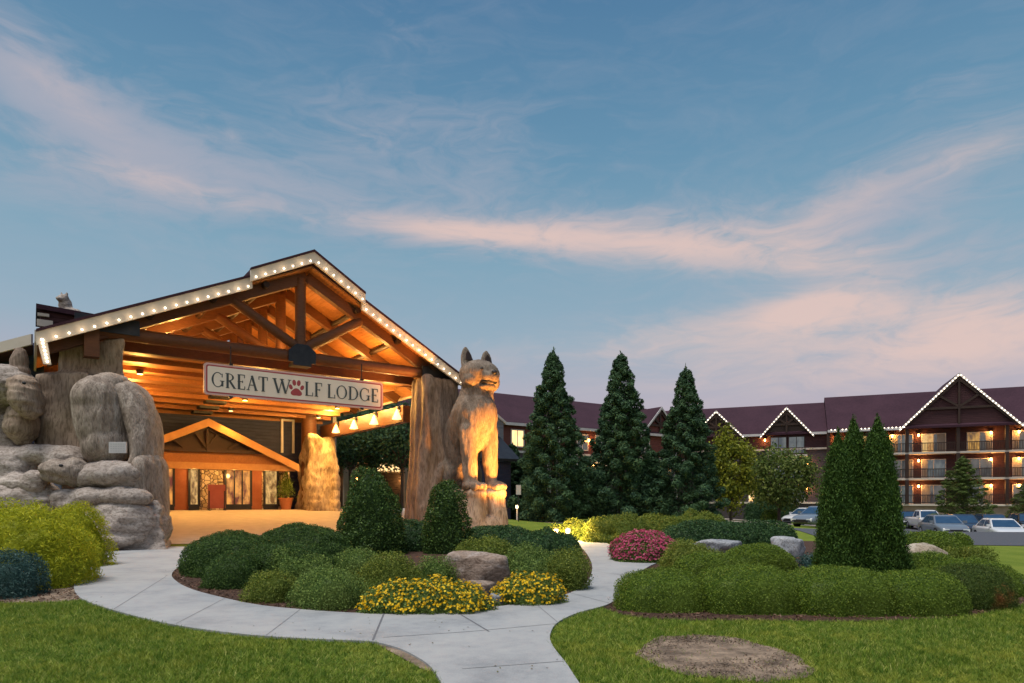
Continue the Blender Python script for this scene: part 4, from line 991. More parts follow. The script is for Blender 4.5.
# --- wolf by the right pillar
wf = empty('wolf_statue', (-1.8, 31.2, tzf(-1.8, 31.2)), 'tall sitting wolf statue lit orange from below beside the right canopy pillar', 'statue')
fv = Vector((.66, -.75, 0)).normalized(); rv_ = Vector((-.75, -.66, 0)).normalized()    # facing, and towards viewer-left
WO = Vector((-1.88, 31.2, 0))
def L(a, b, z): return WO+fv*a+rv_*b+Vector((0, 0, z))
RW = Matrix(((fv.x, rv_.x, 0, 0), (fv.y, rv_.y, 0, 0), (0, 0, 1, 0), (0, 0, 0, 1)))
def EL(bm, a, b, z, r, pitch=0, roll=0, sub=3): ellip(bm, L(a, b, z), r, RW @ Matrix.Rotation(R(pitch), 4, 'Y') @ Matrix.Rotation(R(roll), 4, 'X'), sub)
bm = bmesh.new()
EL(bm, .05, .0, 5.40, (1.0, 1.08, 1.45)); EL(bm, .28, -.08, 5.6, (.92, .94, 1.25)); EL(bm, .05, -.18, 6.45, (.82, .82, 1.0)); EL(bm, .05, -.25, 7.05, (.78, .80, .6))
EL(bm, -.45, .05, 5.0, (.9, 1.0, 1.8), 14); EL(bm, -1.25, .0, 3.5, (1.0, 1.05, 1.6)); EL(bm, -.8, .05, 4.4, (.95, 1.0, 1.7))
for s in (-1, 1):
    capsule(bm, L(.45, s*.66, 4.9), L(.62, s*.60, 2.45), .44, .31, 30); EL(bm, .8, s*.62, 2.3, (.55, .44, .28))
    for k in (-1, 0, 1): EL(bm, 1.22, s*.62+k*.25, 2.26, (.28, .13, .22), 0, 0, 2)
    EL(bm, -1.4, s*.8, 2.9, (.9, .45, 1.0))
sculpt('wolf_body', bm, .07, K['wolffur'], wf, 3, .04, (.8, .8, .5), .07, (3.2, 3.2, .7), seed=21)
bm = bmesh.new()
HB = -.28                                            # the head turns a little towards viewer-right
EL(bm, .14, HB, 7.66, (.95, 1.02, .74)); EL(bm, .35, HB, 7.88, (.68, .74, .42)); EL(bm, .62, HB, 7.54, (.60, .58, .40), 6); EL(bm, .90, HB, 7.47, (.42, .50, .34), 6)
for s in (-1, 1):
    EL(bm, .25, HB+s*.66, 7.34, (.5, .38, .44)); EL(bm, .68, HB+s*.42, 7.90, (.28, .18, .13))
    for k in range(13): EL(bm, -.02-.008*k, HB+s*(.58+.004*k), 8.02+.068*k, (.18-.009*k, .39*math.sqrt(max(.02, 1-(k/12.6)**3.2)), .16), 0, 0, 2)
EL(bm, .56, HB, 6.98, (.56, .50, .18), -4); EL(bm, .2, HB, 7.06, (.55, .64, .3))
hd = sculpt('wolf_head', bm, .05, K['wolffur'], wf, 2, .03, (1.2, 1.2, 1), .02, (5, 5, 2), seed=4)
b = MB(); 
for s in (-1, 1): b.ball(L(.88, HB+s*.45, 7.79), (.11, .11, .10))
b.build('carved_eye', K['black'], hd)
b = MB(); b.ball(L(1.27, HB, 7.62), (.15, .15, .12)); b.build('nose', K['black'], hd)
b = MB(); b.ball(L(.76, HB, 7.20), (.47, .48, .07)); b.build('mouth', K['black'], hd)
for s in (-1, 1):
    b = MB(); b.prism([L(.15, HB+s*.36, 8.30), L(.15, HB+s*.80, 8.30), L(.07, HB+s*.72, 8.62), L(.045, HB+s*.61, 8.76), L(.07, HB+s*.48, 8.62)], -fv*.05); b.build('inner_ear', K['logd'], hd)
bm = bmesh.new()
g0 = -.1
block(bm, [L(.8, .95, g0), L(-1.9, 1.3, g0), L(-1.9, -1.0, g0), L(.8, -.9, g0), L(.75, .85, 2.05), L(-1.6, 1.2, 2.3), L(-1.6, -.9, 2.3), L(.75, -.8, 2.05)])
for s in (-.58, .58): capsule(bm, L(.95, s, 1.85), L(1.2, s*1.15, g0), .40, .50, 24); EL(bm, .9, s, 1.95, (.55, .46, .3))
EL(bm, 1.1, 0, .3, (.6, .7, .6)); EL(bm, .2, .9, .8, (.8, .5, 1.0)); EL(bm, -1.2, .6, 1.2, (.9, 1.0, 1.4))
sculpt('pedestal', bm, .08, K['tanrock'], wf, 3, .10, (.8, .8, .4), .06, (2, 2, 1), seed=9)
b = MB(); b.box((0, 0, 0), (.02, .02, .02)); 
fx_loc = px(538, 536, 28.6); gz = tzf(fx_loc.x, fx_loc.y); fx_loc.z = gz
fl = empty('ground_floodlight', fx_loc, 'small ground floodlight aimed up at the wolf statue', 'floodlight')
b = MB(); b.tube(fx_loc, fx_loc+Vector((0, 0, .14)), .03, .03, 8); d_ = (L(.2, 0, 5)-fx_loc).normalized(); b.tube(fx_loc+Vector((0, 0, .16))-d_*.12, fx_loc+Vector((0, 0, .16))+d_*.1, .10, .13, 14); b.build('lamp_housing', K['black'], fl)
b = MB(); b.tube(fx_loc+Vector((0, 0, .16))+d_*.101, fx_loc+Vector((0, 0, .16))+d_*.108, .115, .115, 14); b.build('lens', K['disc'], fl)
spot('flood_lamp', fx_loc+Vector((0, 0, .3))+d_*.3, L(.4, -.1, 5.2), 13500, 66, (1, .37, .07), .3, 1.0, fl)

# right pillar: bark-like rock column
rp = empty('rock_pillar', C(12.9, .8, 0), 'brown bark textured rock pillar holding the right end of the canopy', 'pillar')
bm = bmesh.new()
def blockC(t0, t1, w0, w1, z0, z1, k=.85):
    tm, wm2 = (t0+t1)/2, (w0+w1)/2
    block(bm, [C(t0, w0, z0), C(t1, w0, z0), C(t1, w1, z0), C(t0, w1, z0)]+[C(tm+(a-tm)*k, wm2+(c_-wm2)*k, z1) for a, c_ in ((t0, w0), (t1, w0), (t1, w1), (t0, w1))])
pl, _ = tz(403, 510, 1.0); pl2, _ = tz(411, 390, 1.0)
block(bm, [C(pl+.25, -.4, -.1), C(14.5, -.4, -.1), C(14.5, 1.2, -.1), C(pl+.25, 1.2, -.1), C(pl2+.25, -.3, 7.5), C(14.2, -.3, 7.5), C(14.2, 1.1, 7.5), C(pl2+.25, 1.1, 7.5)])
rg = random.Random(3)
for i in range(6):
    a = pl+.35+i*(14.3-pl-.5)/5; c_ = pl2+.3+i*(14.1-pl2-.4)/5+rg.uniform(-.1, .1); r0 = rg.uniform(.24, .38)
    mid = C((a+c_)/2+rg.uniform(-.12, .12), -.40, 3.6+rg.uniform(-.5, .5)); capsule(bm, C(a, -.4, -.1), mid, r0+.1, r0, 34); capsule(bm, mid, C(c_, -.28, 7.4), r0, r0*.8, 34)
for i in range(3): capsule(bm, C(pl+.3, -.2+i*.5, -.1), C(pl2+.3, -.1+i*.5, 7.4), .30, .24, 60)
capsule(bm, C(pl+.25, -.6, 1.2), C(pl+1.2, -.65, 3.2), .24, .2, 20); capsule(bm, C(pl+1.0, -.6, -.1), C(pl+1.3, -.5, 2.4), .38, .25, 20)
sculpt('column', bm, .08, K['bark'], rp, 8, .16, (.7, .7, .3), .05, (2.0, 2.0, .6), seed=13)
# far right rock column under the canopy
fp = empty('rock_column', C(11.7, 11.9, .95), 'warm lit tan rock column beside the log post near the entrance', 'pillar')
bm = bmesh.new(); 
blockC(10.55, 12.6, 11.0, 12.8, .7, 5.5, .8); capsule(bm, C(10.9, 11.3, .8), C(11.3, 11.5, 5.2), .5, .35, 8); capsule(bm, C(12.4, 11.3, .8), C(12.1, 11.5, 5.2), .55, .35, 8); capsule(bm, C(12.7, 11.6, .8), C(12.6, 11.7, 2.2), .5, .3, 6)
sculpt('column', bm, .08, K['tanlit'], fp, 2, .22, (.8, .8, .5), .12, (1.8, 1.8, 1.0), seed=17)
spot('column_fill', C(11.6, 8.6, 6.2), C(11.6, 11.4, 3.0), 700, 70, (1, .52, .14), .15, .8, cn)  # unseen spot, added to brighten the rock column from the front
# small stone wolf on the roof
ts_t, ts_z = tz(66, 313, 6.8); rs = empty('roof_statue', C(ts_t, 6.8, ts_z-.2), 'small grey stone wolf perched on the roof at far left', 'statue')
bm = bmesh.new(); c = C(ts_t, 6.8, ts_z)
ellip(bm, c+Vector((.25, 0, .05)), (.6, .4, .32)); ellip(bm, c+Vector((0, 0, .45)), (.34, .3, .45)); ellip(bm, c+Vector((-.08, -.1, .82)), (.3, .28, .26)); ellip(bm, c+Vector((-.12, -.38, .74)), (.15, .24, .13))
for s in (-.16, .14): ellip(bm, c+Vector((-.06+s, -.05, 1.08)), (.08, .07, .16), None, 2)
ellip(bm, c+Vector((.1, 0, -.3)), (.9, .5, .35))
bmesh.ops.transform(bm, matrix=Matrix.Translation(c-Vector((0, 0, .2))) @ Matrix.Scale(.78, 4) @ Matrix.Translation(-c+Vector((0, 0, .2))), verts=bm.verts)
sculpt('wolf_body', bm, .045, K['grayrock'], rs, 2, .04, (2, 2, 2), .02, (5, 5, 5))

# ================================================================== plants
LM = {}
LM['box'] = leafmat('boxwood_leaf', [(0.02049, 0.04782, 0.01366), (0.05123, 0.1025, 0.02391), (0.1281, 0.2049, 0.0444)], .2, .42)
LM['boxw'] = leafmat('clipped_leaf', [(0.0345, 0.07475, 0.01035), (0.1092, 0.1782, 0.0207), (0.253, 0.322, 0.0414)], .25, .4, .9, (0.1472, 0.2116, 0.03312))
LM['boxbrown'] = leafmat('browned_leaf', [(0.042, 0.07, 0.0168), (0.07, 0.112, 0.021), (0.112, 0.14, 0.028)], .25, .5, 1.15, (0.28, 0.105, 0.0392), pth=(.61, .67))
LM['spirea'] = leafmat('loose_leaf', [(0.046, 0.092, 0.02208), (0.1288, 0.2116, 0.04784), (0.3128, 0.4048, 0.1012)], .3, .5, 1.5, (0.1656, 0.2208, 0.0552))
LM['spirea2'] = leafmat('loose_leaf_yellow', [(.05, .09, .015), (.15, .20, .03), (.34, .37, .07)], .3, .5, 1.5, (.13, .18, .035))
LM['dark'] = leafmat('dark_hedge_leaf', [(0.01851, 0.04814, 0.02037), (0.04073, 0.09257, 0.03333), (0.09257, 0.1666, 0.05184)], .2, .42)
LM['gold'] = leafmat('gold_thread', [(0.2471, 0.28, 0.01647), (0.4282, 0.4447, 0.02306), (0.6588, 0.6094, 0.04118)], .35, .5, 2.0, (0.1976, 0.2471, 0.01976))
LM['blue'] = leafmat('blue_juniper', [(0.0264, 0.066, 0.06), (0.048, 0.102, 0.09), (0.072, 0.132, 0.114)], .2)
LM['jun'] = leafmat('juniper', [(0.0966, 0.1368, 0.02415), (0.1771, 0.2254, 0.03542), (0.2898, 0.3059, 0.05635)], .3, .5, 1, (0.1127, 0.1771, 0.0322))
LM['con'] = leafmat('conifer_needle', [(0.01624, 0.04466, 0.02842), (0.0406, 0.09338, 0.04669), (0.09135, 0.1624, 0.06902)], .18, .55, .35, (0.0609, 0.1177, 0.04466))
LM['arb'] = leafmat('arborvitae_spray', [(0.0182, 0.052, 0.0104), (0.052, 0.1105, 0.0182), (0.1105, 0.195, 0.0338)], .25, .55, 1.6, (0.039, 0.0806, 0.0156))
LM['dec'] = leafmat('tree_leaf', [(0.078, 0.1105, 0.0156), (0.195, 0.221, 0.0234), (0.39, 0.377, 0.039)], .35)
LM['dec2'] = leafmat('tree_leaf_green', [(0.039, 0.0715, 0.0156), (0.104, 0.1495, 0.0286), (0.221, 0.26, 0.065)], .35)
LM['con2'] = leafmat('light_conifer', [(0.063, 0.105, 0.028), (0.105, 0.154, 0.0392), (0.154, 0.196, 0.049)], .25)
LM['pink'] = leafmat('pink_petal', [(.35, .035, .10), (.55, .08, .18), (.70, .22, .30)], .3)
LM['yel'] = leafmat('yellow_petal', [(.70, .40, .008), (.85, .56, .015), (.9, .68, .06)], .3)
LM['bark'] = mat('bark', (.06, .042, .032), (.13, .095, .075), 6, .9, .8, (1, 1, .25), bscale=14)

def wav(P, rng, freq, n=6):
    s = np.zeros(len(P))
    for _ in range(n):
        k = rng.normal(size=3)*freq; s += np.sin(P@k+rng.uniform(0, 6.28))
    return s/n**.5
def dome(d, rx, ry, h, pw_): return (np.abs(d[:, 0]/rx)**pw_+np.abs(d[:, 1]/ry)**pw_+np.abs(d[:, 2]/h)**pw_)**(-1/pw_)
MCORE = 40*16
def mound(name, c, rx, ry, h, lm, label, cat='shrub', group=None, seed=0, leaf=.035, dens=1500, pw_=2.4, lump=.05, jit=.75, fuzz=.04, up=None, lf=3.0, asp=.6):
    rng = np.random.default_rng(seed+101)
    def surf(d):
        r = dome(d, rx, ry, h, pw_); P = d*r[:, None]; rg = np.random.default_rng(seed+5)
        k = 1+lump*wav(P, rg, lf)+lump*.5*wav(P, rg, lf*2.3); return P*k[:, None]
    def normal(P):
        return nrm(np.stack([np.sign(P[:, i])*np.abs(P[:, i]/R_)**(pw_-1)/R_ for i, R_ in enumerate((rx, ry, h))], -1))
    nu, nv = 40, 16; th = np.linspace(0, 2*np.pi, nu, endpoint=False); ph = np.linspace(-.35, np.pi/2-.001, nv)
    T, Pp = np.meshgrid(th, ph); d = np.stack([np.cos(T)*np.cos(Pp), np.sin(T)*np.cos(Pp), np.sin(Pp)], -1).reshape(-1, 3)
    core = surf(d); core = core-normal(core)*np.clip(2.6*leaf, .03, .35*min(rx, ry, h)); core[:, 2] = np.maximum(core[:, 2], -.03)
    I = np.arange(nu*nv).reshape(nv, nu); J = np.roll(I, -1, 1); Qc = np.stack([I[:-1], J[:-1], J[1:], I[1:]], -1).reshape(-1, 4)
    # even spread over the surface: pick fine grid cells by their area
    gu, gv = 160, 70; th = (np.arange(gu)+.5)/gu*2*np.pi; ph = -.12+(np.arange(gv)+.5)/gv*(np.pi/2+.12); T, Pp = np.meshgrid(th, ph)
    dd = lambda T, Pp: np.stack([np.cos(T)*np.cos(Pp), np.sin(T)*np.cos(Pp), np.sin(Pp)], -1).reshape(-1, 3)
    e = .004; s0 = surf(dd(T, Pp)); su_ = (surf(dd(T+e, Pp))-s0)/e*2*np.pi/gu; sv_ = (surf(dd(T, Pp+e))-s0)/e*(np.pi/2+.12)/gv
    ar = np.linalg.norm(np.cross(su_, sv_), axis=1); n = int(min(ar.sum()*dens, 80000)); pick = rng.choice(len(ar), n, p=ar/ar.sum())
    Tp = T.ravel()[pick]+rng.uniform(-.5, .5, n)*2*np.pi/gu; Pq = Ph = Pp.ravel()[pick]+rng.uniform(-.5, .5, n)*(np.pi/2+.12)/gv
    P = surf(dd(Tp, Pq)); Nn = normal(P); rg = np.random.default_rng(seed+9)
    tuft = wav(P, rg, 1/(leaf*2.6), 8)*leaf*(.6 if jit < .9 else .85)                        # twig tufts stand proud of the gaps between them
    P = P+Nn*(tuft+np.clip(rng.normal(size=n), -1.3, 1.3)*fuzz*.6-rng.uniform(0, 1, n)**2*leaf*2.0)[:, None]; P[:, 2] = np.maximum(P[:, 2], .01)
    upv = None if up is None else np.tile(np.array(up, float), (n, 1))+Nn*.8
    LV = leaf_quads(P, Nn, leaf, leaf*asp, rng, jit, upv)
    Vv = np.concatenate([core, LV]); Qq = np.concatenate([Qc, np.arange(len(LV)).reshape(-1, 4)+len(core)])
    mtl = lm if isinstance(lm, bpy.types.Material) else LM[lm]
    o = link(name, quads_mesh(name, Vv, Q=Qq), [mtl]); o.location = c
    return tag(o, label, cat, group)
SEED = [1]
def mpx(uL, uR, vT, vB, lm, name, label, group=None, depth=.8, cat='shrub', ymin=None, **k):
    Yf = EYE*F/(vB-HV)
    for _ in range(6):
        w0 = (uR-uL)/2/F*Yf; Yc = Yf+w0*depth*.9
        Yf = (EYE-tzf(((uL+uR)/2-512)/F*Yc, Yc))*F/(vB-HV)
    rx = (uR-uL)/2/F*(Yf+(uR-uL)/2/F*Yf*depth); ry = rx*depth; Yc = Yf+ry*.95; x = ((uL+uR)/2-512)/F*Yc; z = tzf(x, Yc)
    h = (EYE-(vT-HV)/F*Yc-z)*.95-.03; rx = rx-.02; SEED[0] += 1
    lf = k.pop('leaf', None) or max(.030, .0030*Yc)
    if lm in ('boxw', 'box', 'boxbrown'): lf *= .78
    k.setdefault('dens', min(7000, 3.2/(lf*lf*.6)))
    return mound(name, (x, Yc, z), rx, ry, max(h, .12), lm, label, cat, group, SEED[0], lf, **k)

GB = 'clipped shrubs of the island bed'
mpx(184, 278, 529, 578, 'box', 'shrub', 'wide dark clipped shrub at the left rear edge of the island bed', GB)
mpx(252, 352, 523, 566, 'box', 'shrub', 'broad dark clipped shrub at the back of the island bed near the driveway', GB)
mpx(202, 264, 550, 590, 'box', 'shrub', 'rounded dark clipped shrub at the front left corner of the island bed', GB)
mpx(240, 335, 540, 586, 'box', 'shrub', 'dark clipped shrub in the middle left of the island bed', GB)
loose = dict(lump=.13, fuzz=.11, jit=1.1, lf=4)
GL = 'loose green shrubs of the island bed'
mpx(246, 298, 571, 604, 'spirea2', 'shrub', 'small loose green shrub left of the yellow flowers at the path edge', GL, **loose)
mpx(292, 366, 566, 611, 'spirea', 'shrub', 'loose green shrub touching the left end of the yellow flowers', GL, **loose)
mpx(268, 338, 550, 588, 'spirea', 'shrub', 'loose green shrub between dark clipped shrubs and the lower left shrubs', GL, **loose)
mpx(352, 428, 556, 597, 'spirea2', 'shrub', 'loose green shrub below the larger boxwood cone', GL, **loose)
mpx(415, 456, 558, 592, 'spirea', 'shrub', 'small loose green shrub just left of the brown boulder', GL, **loose)
mpx(326, 378, 548, 580, 'spirea', 'shrub', 'loose green shrub at the left foot of the larger boxwood cone', GL, **loose)
mpx(448, 530, 541, 578, 'spirea2', 'shrub', 'loose green shrub behind the brown boulder', GL, **loose)
mpx(502, 570, 546, 588, 'spirea', 'shrub', 'loose green shrub right of the brown boulder', GL, **loose)
mpx(548, 590, 550, 592, 'spirea2', 'shrub', 'loose green shrub at the right tip of the island bed', GL, **loose)
GD = 'low dark hedges behind the island bed'
mpx(380, 442, 518, 552, 'dark', 'hedge', 'low dark hedge between the two boxwood cones', GD, cat='hedge')
mpx(455, 540, 523, 552, 'dark', 'hedge', 'low dark hedge at the foot of the wolf statue', GD, cat='hedge')
mpx(510, 584, 529, 560, 'dark', 'hedge', 'low dark hedge right of the wolf statue beside the path', GD, cat='hedge')
def cone_shrub(uL, uR, vT, vB, label, seed):
    Y = EYE*F/(vB-HV)*1.04; x = ((uL+uR)/2-512)/F*Y; rx = (uR-uL)/2/F*Y; h = EYE-(vT-HV)/F*Y
    return mound('boxwood_cone', (x, Y, 0), rx, rx*.95, h, 'box', label, 'shrub', 'boxwood cones of the island bed', seed, .075, 900, 2.5, .05, 1.0, .05)
cone_shrub(338, 404, 475, 556, 'larger upright boxwood in the island bed, in front of the driveway', 31)
cone_shrub(424, 469, 481, 555, 'slimmer upright boxwood in the island bed, left of the wolf statue', 32)

def flowers(name, uL, uR, vT, vB, petal, leafm, label, n, size, depth, seed):
    o = mpx(uL, uR, vT, vB, leafm, name, label, None, depth, 'flowers', lump=.09, fuzz=.05, jit=1.0, leaf=.035)
    rng = np.random.default_rng(seed); V = np.empty(len(o.data.vertices)*3); o.data.vertices.foreach_get('co', V); V = V.reshape(-1, 3)
    P = V[MCORE:]; r = np.abs(P).max(0); k = np.where(P[:, 2] > .10*r[2])[0]; P = P[rng.choice(k, n)]
    Nn = nrm(P/np.maximum(r, .1)**2+np.array([0, -.2, .6])); P = P+Nn*.035
    qs = []
    for a in range(2):
        up = rng.normal(size=(n, 3)); qs.append(leaf_quads(P+rng.normal(size=(n, 3))*.004, Nn, size, size*.85, rng, .35, up))
    b = link('blossoms', quads_mesh('blossoms', np.concatenate(qs)), [LM[petal]], o, True)
    return o
flowers('flower_clump', 360, 492, 579, 616, 'yel', 'spirea', 'long clump of yellow flowers along the path, left of the flat stones', 1150, .042, .38, 1)
flowers('flower_clump', 490, 566, 571, 607, 'yel', 'spirea', 'rounded clump of yellow flowers right of the flat stones', 700, .042, .6, 2)
flowers('flower_mound', 612, 686, 533, 564, 'pink', 'spirea', 'dense mound of pink flowers beside the path', 3600, .055, .8, 3)

GJ = 'yellow green junipers under the conifers'
jn = dict(lump=.12, fuzz=.10, jit=1.0, lf=2.6)
mpx(545, 600, 521, 541, 'jun', 'juniper', 'low juniper with a lamp glowing inside it', GJ, **jn)
mpx(582, 650, 514, 544, 'jun', 'juniper', 'spreading yellow green juniper right of the glowing lamp', GJ, **jn)
mpx(625, 690, 514, 538, 'jun', 'juniper', 'yellow green juniper behind the pink flowers', GJ, **jn)
mpx(680, 728, 513, 530, 'jun', 'juniper', 'small yellow green juniper at the right of the third conifer', GJ, **jn)
GH = 'dark clipped hedge mounds right of the path'
mpx(655, 740, 519, 553, 'dark', 'hedge', 'dark clipped hedge mound just behind the pink flowers', GH, cat='hedge')
mpx(705, 780, 518, 549, 'dark', 'hedge', 'dark clipped hedge mound behind the pale blue rock', GH, cat='hedge')
mpx(745, 798, 520, 546, 'dark', 'hedge', 'dark clipped hedge mound behind the upright grey rock', GH, cat='hedge')
mpx(903, 958, 528, 556, 'boxw', 'hedge', 'dark clipped hedge mound right of the arborvitae, before the road', GH, cat='hedge')
mpx(940, 972, 530, 553, 'boxw', 'hedge', 'smaller dark clipped hedge mound nearest the road', GH, cat='hedge')
mpx(664, 725, 546, 574, 'jun', 'juniper', 'yellow green juniper between pink flowers and front hedge', GJ, **jn)
mpx(716, 795, 541, 578, 'boxw', 'shrub', 'smooth green shrub in front of the pale blue rock', 'clipped shrubs of the right bed', lump=.03)
mpx(672, 745, 551, 582, 'boxw', 'shrub', 'green shrub just behind the leftmost front hedge mound', 'clipped shrubs of the right bed', lump=.04)
GF = 'clipped hedge mounds along the front of the right bed'
mpx(614, 706, 568, 613, 'boxw', 'hedge', 'clipped hedge mound at the path, leftmost of the front row', GF, cat='hedge', pw_=3.1, lump=.03)
mpx(694, 796, 563, 615, 'boxw', 'hedge', 'clipped hedge mound, second from the path in the front row', GF, cat='hedge', pw_=3.1, lump=.03)
mpx(782, 888, 564, 617, 'boxw', 'hedge', 'widest clipped hedge mound directly in front of the arborvitae', GF, cat='hedge', pw_=3.1, lump=.03)
mpx(868, 957, 567, 617, 'boxw', 'hedge', 'clipped hedge mound right of the arborvitae in the front row', GF, cat='hedge', pw_=3.1, lump=.03)
mpx(925, 1008, 562, 611, 'boxbrown', 'hedge', 'clipped hedge mound with a browned patch', GF, cat='hedge', pw_=2.5)
mpx(930, 1019, 556, 598, 'boxw', 'hedge', 'hedge mound at far right behind the browned one', GF, cat='hedge', pw_=2.5)
mpx(880, 975, 553, 588, 'boxw', 'hedge', 'hedge mound in the second row behind the browned one, near the tan boulder', GF, cat='hedge', pw_=2.4)
mpx(934, 962, 545, 560, 'jun', 'small_plant', 'small yellow green plant left of its twin beside the sidewalk', 'small plants beside the sidewalk', cat='plant', **jn)
mpx(958, 992, 546, 562, 'jun', 'small_plant', 'wider yellow green plant nearest the far right hedge', 'small plants beside the sidewalk', cat='plant', **jn)
mpx(796, 822, 551, 568, 'blue', 'small_plant', 'grey blue low plant at the left foot of the arborvitae', None, cat='plant', **jn)
mpx(-60, 92, 500, 592, 'gold', 'golden_shrub', 'large golden yellow shrub in front of the rock sculpture', 'golden shrubs at left', lump=.07, fuzz=.10, jit=.9, leaf=.085, dens=1500, asp=.22, lf=2.5)
mpx(30, 109, 496, 570, 'gold', 'golden_shrub', 'smaller golden shrub behind the large one at the path', 'golden shrubs at left', lump=.07, fuzz=.10, jit=.9, leaf=.085, dens=1500, asp=.22, lf=2.5)
mpx(-40, 40, 553, 600, 'blue', 'blue_juniper', 'low blue green juniper at the lower left edge', None, lump=.1, fuzz=.08, jit=1.0, leaf=.06, dens=2200, asp=.3)

# arborvitae: upright sprays in clumps
def arbor(c, h, r, seed, label):
    rng = np.random.default_rng(seed); root = empty('arborvitae', c, label, 'tree', 'arborvitae of the right bed')
    n = 1100; z = rng.uniform(0, 1, n)**.9; a = rng.uniform(0, 6.283, n)
    prof = lambda z: r*np.clip(1-z, 0, 1)**.62*np.clip(.80+z*2.0, 0, 1)*1.08
    R_ = prof(z)*rng.uniform(.80, 1.10, n)*(1+.10*np.sin(3*a+z*7+seed)); cc = np.stack([np.cos(a)*R_, np.sin(a)*R_, .05+z*h*.95], -1)
    k = 80; idx = np.repeat(np.arange(n), k); out = np.stack([np.cos(a), np.sin(a), np.full(n, .15)], -1)[idx]
    off = rng.normal(size=(n*k, 3)); P = cc[idx]+off*np.array([.042, .042, .10])*rng.uniform(.7, 1.3, n)[idx][:, None]; out = nrm(out*.6+off*.55); P[:, 2] = np.maximum(P[:, 2], .02); tp = np.clip((P[:, 2]/h-.9)/.14, 0, 1); P[:, :2] *= (1-.75*tp)[:, None]
    LV = leaf_quads(P, out, .062, .019, rng, .8, np.tile((0, 0, 1.0), (n*k, 1))+out*.35)
    nu, nv = 20, 12; th = np.linspace(0, 6.283, nu, endpoint=False); zz = np.linspace(0, .97, nv); T, Z = np.meshgrid(th, zz); rr_ = prof(Z)*.8
    core = np.stack([np.cos(T)*rr_, np.sin(T)*rr_, Z*h], -1).reshape(-1, 3); I = np.arange(nu*nv).reshape(nv, nu); J = np.roll(I, -1, 1)
    Qc = np.stack([I[:-1], J[:-1], J[1:], I[1:]], -1).reshape(-1, 4)
    link('foliage', quads_mesh('foliage', np.concatenate([core, LV]), Q=np.concatenate([Qc, np.arange(len(LV)).reshape(-1, 4)+len(core)])), [LM['arb']], root, True)
    b = MB(); b.tube((0, 0, 0), (0, 0, h*.5), .05, .03, 8); b.build('trunk', LM['bark'], root, True)
Ya = 12.6
def ax(u): return (u-512)/F*Ya
arbor((ax(835), Ya-.12, 0), EYE+(500-440)/F*Ya, .38, 1, 'left and shortest of the three narrow arborvitae')
arbor((ax(857)+.03, Ya+.18, 0), EYE+(500-425)/F*(Ya+.2), .42, 2, 'middle narrow arborvitae, set slightly behind the other two')
arbor((ax(875), Ya-.08, 0), EYE+(500-423)/F*Ya, .47, 3, 'right and tallest of the three narrow arborvitae')

# tall conifers
def conifer_mesh(h, r, seed, lm, nb=230, tuft=120, shape=.74, nl=.26):
    rng = np.random.default_rng(seed); Ps, Ns, Us = [], [], []
    for i in range(nb):
        z = (i+rng.uniform(0, 1))/nb; z = z**.9; a = i*2.4+rng.uniform(-.5, .5)
        L_ = r*(1-z)**shape*rng.uniform(.70, 1.12)*min(1, .78+z*2.6)+.10; z0 = .02*h+z*h*.95
        out = np.array([math.cos(a), math.sin(a), 0])
        for f in ((.95, .62) if L_ > .9 else (.85,)):
            cr = (.20+.17*L_/r**.8)*rng.uniform(.8, 1.25)*(1.0 if f > .8 else 1.1)
            c = out*L_*f+np.array([0, 0, z0-L_*.16+L_*.12*f]); m_ = int(tuft*(.5+.7*L_/r)) if f > .8 else int(tuft*.4)
            d = nrm(rng.normal(size=(m_, 3))+out*.5+np.array([0, 0, .35])); rad = rng.uniform(.35, 1.08, m_)**.6
            Ps.append(c+d*rad[:, None]*np.array([cr*1.1, cr*1.1, cr*.85])); Ns.append(d+np.array([0, 0, .5])); Us.append(d*.8+out*.3+np.array([0, 0, .5]))
    m_ = 5200; zi = rng.uniform(0, 1, m_)**1.5; ai = rng.uniform(0, 6.283, m_); ri = r*.62*(1-zi)**shape*np.sqrt(rng.uniform(0, 1, m_)); oi = np.stack([np.cos(ai), np.sin(ai), 0*ai], -1)
    Ps.append(np.stack([oi[:, 0]*ri, oi[:, 1]*ri, .1+zi*h*.93], -1)); Ns.append(oi+np.array([0, 0, .4])); Us.append(oi*.5+rng.normal(size=(m_, 3))*.6)
    P = np.concatenate(Ps); P[:, 2] = np.maximum(P[:, 2], .05); Uu = np.concatenate(Us); Nn = np.concatenate(Ns)
    top = rng.normal(size=(60, 3))*np.array([.07, .07, .2])+np.array([0, 0, h*.97]); P = np.concatenate([P, top]); Uu = np.concatenate([Uu, np.tile((0, 0, 1.), (60, 1))]); Nn = np.concatenate([Nn, rng.normal(size=(60, 3))])
    LV = leaf_quads(P, Nn, nl, nl*.36, rng, .45, Uu)
    me = quads_mesh('crown', LV); me.materials.append(lm)
    b = MB(); b.tube((0, 0, 0), (0, 0, h*.95), .035*r+.08, .02, 10)
    for i in range(0, nb, 4):
        z = ((i+.5)/nb)**.85; a = i*2.4; L_ = r*(1-z)**shape*.7; z0 = .03*h+z*h*.95; b.tube((0, 0, z0), (math.cos(a)*L_, math.sin(a)*L_, z0+L_*.12), .035, .012, 5)
    tm = b.mesh('trunk'); tm.materials.append(LM['bark'])
    return me, tm
